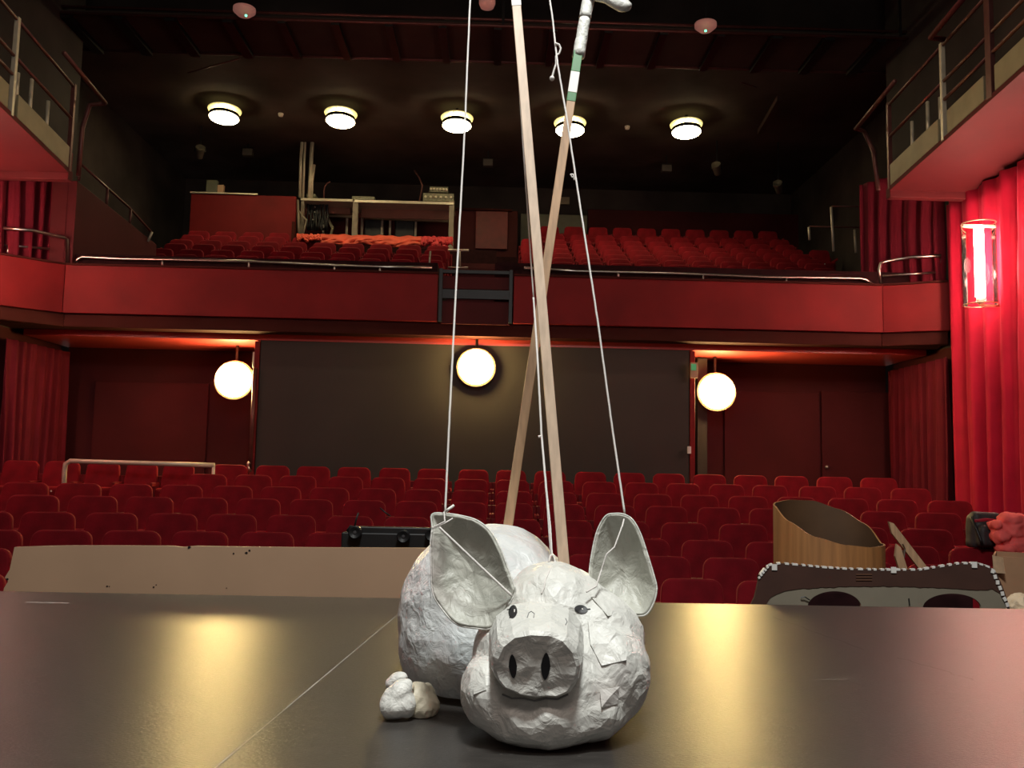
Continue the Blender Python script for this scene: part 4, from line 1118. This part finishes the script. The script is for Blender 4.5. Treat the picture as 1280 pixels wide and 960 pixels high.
# pink coat
c = PY(1262, 668, Yk-.1)
E = []
for x, y, rx, ry in ((1264, 662, 17, 16), (1262, 650, 14, 8), (1250, 668, 9, 14), (1268, 680, 15, 13), (1246, 672, 6, 8), (1276, 655, 10, 12), (1255, 686, 12, 7), (1284, 672, 12, 20), (1243, 656, 5, 6), (1272, 692, 6, 5)):
    E.append((PY(x, y, Yk-.12), (wsz(rx, Yk), .11, wsz(ry, Yk)), None))
bm = blob('x', E, 'pink', .010, crumple=.03, freq=8, seed=3, cut=3)
tag(finish(bm, 'pink_coat', 'pink', smooth=True), 'bright salmon-pink coat bundled beside the black backpack', 'coat')

# ------------------------------------------------------------------ PIG PUPPET
pr = Root('pig_puppet', PZ(660, 905, 0), 'large white papier-mache pig puppet with rods and strings lying on the stage', 'puppet')
def e(px, py, Y, rx, ry, dep, R=None): return (PY(px, py, Y), (wsz(rx, Y), dep, wsz(ry, Y)), R)
RZ = lambda a: Matrix.Rotation(math.radians(a), 4, 'Y')
# body
B = [e(604, 768, 2.02, 104, 108, .24), e(600, 800, 1.98, 100, 88, .22), e(622, 735, 2.08, 78, 78, .22), e(640, 770, 2.0, 90, 90, .2), e(612, 700, 2.16, 55, 42, .15), e(640, 715, 2.0, 58, 45, .14)]
bm = blob('b', B, 'mache', .009, crumple=.006, freq=11, seed=1, cut=14)
for v in bm.verts: v.co.z = max(v.co.z, .012)
body = addp(pr, finish(bm, 'body', 'machebody', decim=.10, smooth=False))
tag(body, 'rounded white papered body')
def bvh(o, loc=None): return BVHTree.FromPolygons([v.co.copy() for v in o.data.vertices], [tuple(p.vertices) for p in o.data.polygons])
bvb = bvh(body)
# head
Hd = [e(694, 778, 1.72, 74, 70, .115), e(690, 745, 1.77, 52, 42, .09), e(738, 800, 1.70, 66, 62, .12), e(696, 850, 1.64, 104, 72, .13), e(762, 838, 1.64, 47, 62, .11),
      e(612, 862, 1.60, 36, 44, .09), e(640, 812, 1.64, 48, 44, .09), e(682, 890, 1.57, 72, 42, .085), e(737, 880, 1.60, 50, 40, .09), e(645, 890, 1.57, 46, 36, .08), e(674, 800, 1.57, 46, 40, .07),
      e(684, 915, 1.57, 40, 20, .06)]
bm = blob('h', Hd, 'mache', .0065, crumple=.0055, freq=17, seed=9, cut=9)
for v in bm.verts: v.co.z = max(v.co.z, .004)
head = addp(pr, finish(bm, 'head', 'mache', decim=.13, smooth=False)); tag(head, 'wide faceted white head')
bvhd = bvh(head)
# snout: short flat-fronted cylinder
ax = Vector((-.05, -1, -.16)).normalized(); sc = PY(669, 833, 1.475) - ax*.06
xx = ax.cross(Vector((0, 0, 1))).normalized(); zz = xx.cross(ax)
outline = [(-55, -8), (-54, 10), (-47, 28), (-30, 41), (-8, 46), (18, 45), (38, 38), (52, 22), (58, 2), (55, -18), (46, -34), (30, -41), (5, -42), (-20, -40), (-42, -30), (-50, -20)]
bm = new_bm(); rings = []
n = len(outline)*4
def ol(i):
    t = i/4.0; a = int(t) % len(outline); b = (a+1) % len(outline); f_ = t-int(t)
    return (outline[a][0]*(1-f_)+outline[b][0]*f_, outline[a][1]*(1-f_)+outline[b][1]*f_)
for s, dpt in ((1.16, -.06), (1.10, -.02), (1.05, .015), (1.02, .040), (.97, .055), (.88, .062), (.7, .060), (.45, .059), (.2, .059), (.001, .059)):
    ring = []
    for i in range(n):
        ox, oz = ol(i); w_ = 1.44/F
        p = sc + xx*(-ox*w_*s) + zz*(oz*w_*s) + ax*dpt
        p += ax*.0045*noise.noise(p*40) + xx*.003*noise.noise(p*30+Vector((7, 0, 0)))
        ring.append(bm.verts.new(p))
    rings.append(ring)
for a, b in zip(rings, rings[1:]):
    for i in range(n): bm.faces.new((a[i], a[(i+1) % n], b[(i+1) % n], b[i]))
bmesh.ops.remove_doubles(bm, verts=bm.verts, dist=.0006)
if (xx*-1).dot(RT) < 0: pass
snout = finish(bm, 'snout', 'mache', decim=.5, smooth=False); snout.parent = head; tag(snout, 'flat round snout disc')
bvs = bvh(snout)
def combine(*os):
    V = []; P = []
    for o in os:
        k = len(V); V += [v.co.copy() for v in o.data.vertices]; P += [tuple(i+k for i in p.vertices) for p in o.data.polygons]
    return BVHTree.FromPolygons(V, P)
bva = combine(head, snout, body)
def sub_head(o): o.parent = head; return o
def oval(cx, cy, rx, ry, n=16, tip=0, rot=0):
    out = []
    for i in range(n):
        a = 2*PI*i/n; x = rx*math.cos(a)*(1-tip*abs(math.sin(a))); y = ry*math.sin(a)
        out.append((cx+x*math.cos(rot)-y*math.sin(rot), cy+x*math.sin(rot)+y*math.cos(rot)))
    return out
for cx, cy, rx, ry, r_ in ((641, 833, 5.2, 15, -.07), (682, 833, 6.0, 17, .05)):
    sub_head(tag(decal(bva, oval(cx, cy, rx, ry, 18, .25, r_), 'nostril', 'black', None, .0016), 'black painted slit nostril'))
for cx, cy, rx, ry, r_ in ((641, 764.5, 5.6, 8.5, .15), (726.5, 761.5, 8.6, 5.4, .15)):
    ey = sub_head(tag(decal(bva, oval(cx, cy, rx, ry, 18, .1, r_), 'eye', 'black', None, .0016), 'black painted eye'))
for poly in ([(642.5, 761), (644, 762), (643.5, 765), (642.5, 765)], [(727, 760), (728.5, 760.5), (729, 762), (727.5, 761.8)]):
    sub_head(decal(bva, poly, 'eye_glint', 'tape', None, .0024))
M['pencil'] = mat('pencil_grey', (.20, .20, .20), .7, var=.2)
def stroke(pts, r, name, m, bv=bva, parent=None, offn=.0012):
    P = []
    for (x0_, y0_), (x1_, y1_) in zip(pts, pts[1:]):
        for k_ in range(6):
            h = hit(bv, x0_+(x1_-x0_)*k_/6, y0_+(y1_-y0_)*k_/6, offn)
            if h: P.append(h)
    h = hit(bv, *pts[-1], offn)
    if h: P.append(h)
    bm = new_bm(); tube(bm, P, r, 6); o = obj(name, bm, m, smooth=True); o.parent = parent or head; return o
stroke([(634, 762), (640, 761)], .0009, 'eyelash', 'black'); stroke([(733, 761.5), (738, 761)], .0008, 'eyelash', 'black'); stroke([(637, 772), (640, 772)], .0009, 'eyelash', 'black')
stroke([(659, 772), (661, 766), (664, 764), (668, 767), (667, 772)], .0007, 'pencil_mark', 'pencil'); stroke([(707, 773), (709, 777), (707, 781)], .0007, 'pencil_mark', 'pencil')
stroke([(628, 868), (640, 873), (655, 873), (668, 876), (682, 873), (697, 874), (710, 868)], .0016, 'mouth_crease', 'pencil')
# ears
def ear(outline, Yf, cup, name, label, cen):
    bm = new_bm(); n = len(outline)*4; rings = []
    def pt(i):
        t = i/4.0; a = int(t) % len(outline); b = (a+1) % len(outline); f_ = t-int(t)
        p0 = outline[a-1]; p1 = outline[a]; p2 = outline[b]; p3 = outline[(b+1) % len(outline)]
        cr = lambda k: .5*((2*p1[k])+(-p0[k]+p2[k])*f_+(2*p0[k]-5*p1[k]+4*p2[k]-p3[k])*f_*f_+(-p0[k]+3*p1[k]-3*p2[k]+p3[k])*f_**3)
        return cr(0), cr(1)
    for s in (1, .97, .85, .68, .5, .3, .12, .001):
        ring = []
        for i in range(n):
            x, y = pt(i); x = cen[0]+(x-cen[0])*s; y = cen[1]+(y-cen[1])*s
            Y = Yf(x, y) + cup*(1-s*s) + .003*noise.noise(Vector((x*.06, y*.045, cen[0]))) + .002*noise.noise(Vector((x*.15, y*.12, 4)))
            ring.append(bm.verts.new(PY(x, y, Y)))
        rings.append(ring)
    for a, b in zip(rings, rings[1:]):
        for i in range(n): bm.faces.new((a[i], a[(i+1) % n], b[(i+1) % n], b[i]))
    bmesh.ops.remove_doubles(bm, verts=bm.verts, dist=1e-4)
    o = obj(name, bm, 'ear', smooth=True); md = o.modifiers.new('s', 'SOLIDIFY'); md.thickness = .006; md.offset = -1
    o2 = addp(pr, o); tag(o2, label)
    # pale folded rim
    bm = new_bm(); P = []
    for i in range(n+1):
        x, y = pt(i % n); P.append(PY(x, y, Yf(x, y)-.001))
    tube(bm, P, .0017, 6, cap=False); r_ = obj('ear_rim', bm, 'mache', smooth=True); r_.parent = o2
    return o2
le = [(540, 643), (557, 642), (578, 645), (597, 651), (613, 664), (625, 685), (634, 708), (642, 730), (644, 740), (636, 756), (624, 776), (612, 786), (592, 785), (572, 781), (556, 766), (541, 742), (539, 712), (538, 682), (540, 660)]
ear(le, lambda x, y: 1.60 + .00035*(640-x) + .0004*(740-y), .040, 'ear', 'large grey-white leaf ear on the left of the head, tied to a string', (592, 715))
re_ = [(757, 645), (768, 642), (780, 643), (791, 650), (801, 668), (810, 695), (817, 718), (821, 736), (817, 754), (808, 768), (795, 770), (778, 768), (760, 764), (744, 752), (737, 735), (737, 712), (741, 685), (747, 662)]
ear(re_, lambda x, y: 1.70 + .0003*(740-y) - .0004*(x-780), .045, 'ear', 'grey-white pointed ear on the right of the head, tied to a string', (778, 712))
# feet
Yf_ = 1.70
bm = blob('f', [e(493, 881, Yf_, 19, 17, .035), e(496, 871, Yf_, 15, 25, .026, RZ(40)), e(509, 854, Yf_, 7, 6, .012), e(502, 858, Yf_, 6, 6, .012), e(508, 880, Yf_, 12, 16, .03)], 'mache', .003, crumple=.003, freq=30, seed=5, cut=8)
for v in bm.verts: v.co.z = max(v.co.z, .001)
tr_ = tag(addp(pr, finish(bm, 'trotter', 'mache', decim=.3)), 'knotted white bag-like trotter')
bm = blob('f', [e(529, 881, Yf_+.03, 20, 18, .04), e(522, 872, Yf_+.03, 15, 19, .035), e(534, 868, Yf_+.05, 10, 12, .03), e(514, 858, Yf_+.0, 4, 5, .008)], 'mache', .003, crumple=.004, freq=40, seed=8, cut=3)
for v in bm.verts: v.co.z = max(v.co.z, .001)
o = finish(bm, 'bag_fold', mat('paper_yellowed', (.66, .60, .46), .5, var=.12, scale=30), decim=.3); o.parent = tr_
bm = blob('f', [e(497, 849, Yf_+.08, 13, 8, .02, RZ(-20)), e(490, 854, Yf_+.08, 8, 8, .02)], 'mache', .003, crumple=.003, freq=40, seed=6)
for v in bm.verts: v.co.z = max(v.co.z, .001)
tag(addp(pr, finish(bm, 'trotter', 'mache', smooth=True)), 'small white trotter peeping out behind')
# rods
def rod(p, q, Yp, Yq_, w_, h_, m, name, label, ext=.06):
    a, b = PY(*p, Yp), PY(*q, Yq_); b = b+(b-a)*ext; a = a-(b-a).normalized()*.05
    bm = new_bm(); bar(bm, a, b, w_, h_, up=Vector((0, 1, 0)))
    return tag(pr.part(name, bm, m, bevel=.001), label), a, b
rA, a1, b1 = rod((704.5, 700), (644.5, -5), 1.86, 2.15, .0225, .012, 'wood', 'control_rod', 'straight pale square wooden rod rising from the head')
rB, a2, b2_ = rod((635, 657), (722, 70), 2.13, 2.30, .0225, .0225, 'wood2', 'control_rod', 'tan leaning wooden rod with green tape rising from the body', 0.0)
def collar(p, q, Yp, Yq_, w_, m, name, par, label=None, taper=1.0, rough=False):
    a, b = PY(*p, Yp), PY(*q, Yq_); bm = new_bm()
    n_ = 8; P = [a.lerp(b, i/n_) for i in range(n_+1)]
    tube(bm, P, [w_/2*(1+(taper-1)*i/n_) for i in range(n_+1)], 12)
    if rough:
        for v in bm.verts: v.co += Vector((1, 1, 1))*.0022*noise.noise(v.co*70)
    o = obj(name, bm, m, smooth=True); o.parent = par
    if label: tag(o, label)
    return o
Yr = lambda y: 2.13+(657-y)*.17/587
def proj_y(p):
    d = p-CAM; return 480-F*d.dot(UP)/d.dot(fw)
def on_rod(a, b, y):
    lo, hi = -.3, 1.5
    for _ in range(40):
        mid = (lo+hi)/2
        if proj_y(a.lerp(b, mid)) > y: lo = mid
        else: hi = mid
    return a.lerp(b, lo)
def band(a, b, ya, yb, w_, h_, m, name, par, label):
    p, q = on_rod(a, b, ya), on_rod(a, b, yb); bm = new_bm(); bar(bm, p, q, w_, h_, up=Vector((0, 1, 0)))
    o = obj(name, bm, m, bevel=.001); o.parent = par; return tag(o, label)
band(a2, b2_, 92, 66, .0242, .0242, 'greentape', 'green_tape', rB, 'dark green tape band')
band(a2, b2_, 118, 92.2, .0242, .0242, 'tape', 'white_tape', rB, 'white tape band')
band(a2, b2_, 129, 118.2, .0242, .0242, 'greentape', 'green_tape', rB, 'light green tape band')
band(a1, b1, 9, -30, .0245, .014, 'tape', 'white_tape', rA, 'pale tape band')
collar((723, 71), (731, 24), Yr(71), Yr(24), .034, 'mache', 'paper_wrap', rB, 'white paper wrap around the rod top', .9, True)
collar((731, 23), (738, -12), Yr(23), Yr(-12), .034, 'mache', 'paper_wrap', rB, 'upper white paper wrap', 1.0, True)
# papered crossbar at the top right
bm = new_bm(); P = [PY(x, y, 2.32-.02*i) for i, (x, y) in enumerate(((733, -8), (745, -5), (757, -2), (768, 2), (778, 6), (785, 8)))]
tube(bm, P, [.018, .013, .013, .017, .019, .012], 12)
for v in bm.verts: v.co += Vector((1, 1, 1))*.003*noise.noise(v.co*60)
tag(pr.part('crossbar', bm, 'mache', smooth=True), 'white papered crossbar at the top of the leaning rod')
# strings
def sstr(pts, r=.0022, label=None, wob=.0):
    bm = new_bm(); P = []
    for (a, b) in zip(pts, pts[1:]):
        for i in range(14): P.append(Vector(a).lerp(Vector(b), i/14)+Vector((1, 0, 0))*.0006*noise.noise(Vector((a[2]*9+i*.7, 0, 0))))
    P.append(Vector(pts[-1])); tube(bm, P, r, 6)
    o = pr.part('string', bm, 'string', smooth=True)
    if label: tag(o, label)
    return o
Y1, Y2 = 1.64, 1.74
sstr([PY(588, -8, 1.9), PY(580, 180, 1.83), PY(569, 380, 1.76), PY(561, 540, 1.68), PY(556.5, 640, Y1)], label='white string holding the left ear')
sstr([PY(556.5, 640, Y1), PY(560, 637, Y1-.01), PY(567, 632, Y1)], .0028)
sstr([PY(555, 640, Y1-.005), PY(556, 652, 1.625), PY(540, 660, 1.63)], .0015)
sstr([PY(540, 661, 1.63), PY(556, 654, 1.625), PY(566, 648, 1.63)], .0015)
h1 = hit(bva, 640, 745, .003) or PY(640, 745, 1.6)
h1.y = min(h1.y, 1.62)
sstr([PY(549, 659, 1.615), PY(590, 698, 1.60), PY(640, 745, 1.585)], .0022)
sstr([PY(686, -8, 1.95), PY(691, 25, 1.94), PY(694, 55, 1.93), PY(697, 80, 1.92), PY(708, 145, 1.90), PY(724, 250, 1.87), PY(747, 400, 1.82), PY(766, 540, 1.78), PY(781, 643, Y2)], label='white knotted string holding the right ear')
sstr([PY(694, 54, 1.925), PY(699, 56, 1.925), PY(701, 61, 1.925), PY(699, 67, 1.925), PY(696, 69, 1.925)], .0022)
sstr([PY(695, 70, 1.925), PY(695, 80, 1.925), PY(691, 93, 1.925), PY(690, 99, 1.925)], .0024)
bm = new_bm(); bmesh.ops.create_icosphere(bm, subdivisions=2, radius=.006, matrix=Matrix.Translation(PY(690, 98, 1.925))); pr.part('string_knot', bm, 'string', smooth=True)
sstr([PY(715.5, 222, 1.875), PY(713, 218, 1.875), PY(716.5, 218, 1.875), PY(718, 225, 1.875)], .0015)
sstr([PY(781, 645, Y2), PY(778, 657, 1.70), PY(768, 684, 1.68), PY(758, 693, 1.67), PY(752, 712, 1.665), PY(745, 733, 1.64), PY(733, 740, 1.62)], .0016, 'thin string crossing the right ear')
hk = hit(bva, 690, 703, .0) or PY(690, 703, 1.78)
sstr([PY(667, 372, 2.0), PY(672, 450, 1.95), PY(677, 545, 1.9), PY(684, 625, 1.84), PY(689, 695, 1.79)], .0025, 'white string tied to the top of the head')
sstr([PY(667, 372, 2.0), PY(655, 200, 2.14), PY(646, 60, 2.22), PY(641, -10, 2.25)], .002)
sstr([PY(677, 545, 1.9), PY(673, 546, 1.9)], .003)
sstr([PY(684.5, 625, 1.84), PY(688, 660, 1.81), PY(690, 695, 1.78)], .0018)
sstr([PY(686, 702, 1.775), PY(688, 694, 1.78), PY(692, 694, 1.78), PY(694, 702, 1.775), PY(690, 706, 1.77)], .002)
stroke([(690, 706), (682, 724), (680, 735), (677, 742)], .0014, 'head_thread', 'string')
# paper flaps under the chin / cheek
def flap(poly, m, lift):
    bm = new_bm(); vs = [hit(bva, x, y, .003+lift*(i % 2)) for i, (x, y) in enumerate(poly)]
    vs = [v for v in vs if v]
    if len(vs) > 2:
        c_ = sum(vs, Vector())/len(vs); cv = bm.verts.new(c_-ray(*poly[0]).normalized()*.004); vv = [bm.verts.new(v) for v in vs]
        for i in range(len(vv)): bm.faces.new((cv, vv[i], vv[(i+1) % len(vv)]))
        o = obj('paper_flap', bm, m); o.parent = head
for poly in ([(735, 775), (770, 790), (786, 800), (783, 825), (752, 832), (738, 805)], [(742, 712), (775, 735), (790, 765), (760, 770), (738, 745)],
             [(590, 838), (606, 842), (608, 862), (592, 868)], [(750, 862), (775, 858), (772, 880), (752, 884)]):
    flap(poly, 'mache', .003)

# ------------------------------------------------------------------ lights
def area(name, loc, target, size, power, col, sy=None):
    l = bpy.data.lights.new(name, 'AREA'); l.energy = power; l.color = col; l.size = size
    if sy: l.shape = 'RECTANGLE'; l.size_y = sy
    o = bpy.data.objects.new(name, l); COL.objects.link(o); o.location = loc
    o.rotation_euler = (Vector(target)-Vector(loc)).to_track_quat('-Z', 'Y').to_euler(); return o
# stage work light over the puppet, out of frame; unseen fills for the hall follow
area('stage_work_light', (.2, .5, 4.4), (.1, 1.8, 0), .6, 205, (.96, 1, .97))
area('hall_fill', (0, -1.5, 5.2), (0, 8, 0), 3.0, 70, (1, .84, .74), 1.0)  # unseen fill from behind the camera into the hall, no fixture
for x in (-3.6, 0, 3.2):
    l = area('stalls_fill', (x, 8.2, 7.6), (x, 9.4, -1), .5, 26, (1, .80, .55))  # unseen fill above the stalls, no fixture there
for X, Y, pw in ((XR-.42, tl1.y, 14), (XL+.42, 10.1, 14), (XR-.42, 8.95, 60), (XL+.42, 8.3, 12)):
    l = bpy.data.lights.new('tube_glow', 'POINT'); l.energy = pw; l.color = (1, .62, .50); l.shadow_soft_size = .15
    o = bpy.data.objects.new('tube_glow', l); COL.objects.link(o); o.location = (X-.25 if X > 0 else X+.25, Y, (tl0.z+tl1.z)/2)
w_ = bpy.data.worlds.new('world'); scn.world = w_; w_.use_nodes = True
w_.node_tree.nodes['Background'].inputs[0].default_value = (.9, .75, .7, 1); w_.node_tree.nodes['Background'].inputs[1].default_value = .10
scn.view_settings.view_transform = 'Standard'; scn.view_settings.look = 'None'; scn.view_settings.gamma = 1; scn.view_settings.use_curve_mapping = False
scn.view_settings.exposure = 0.0
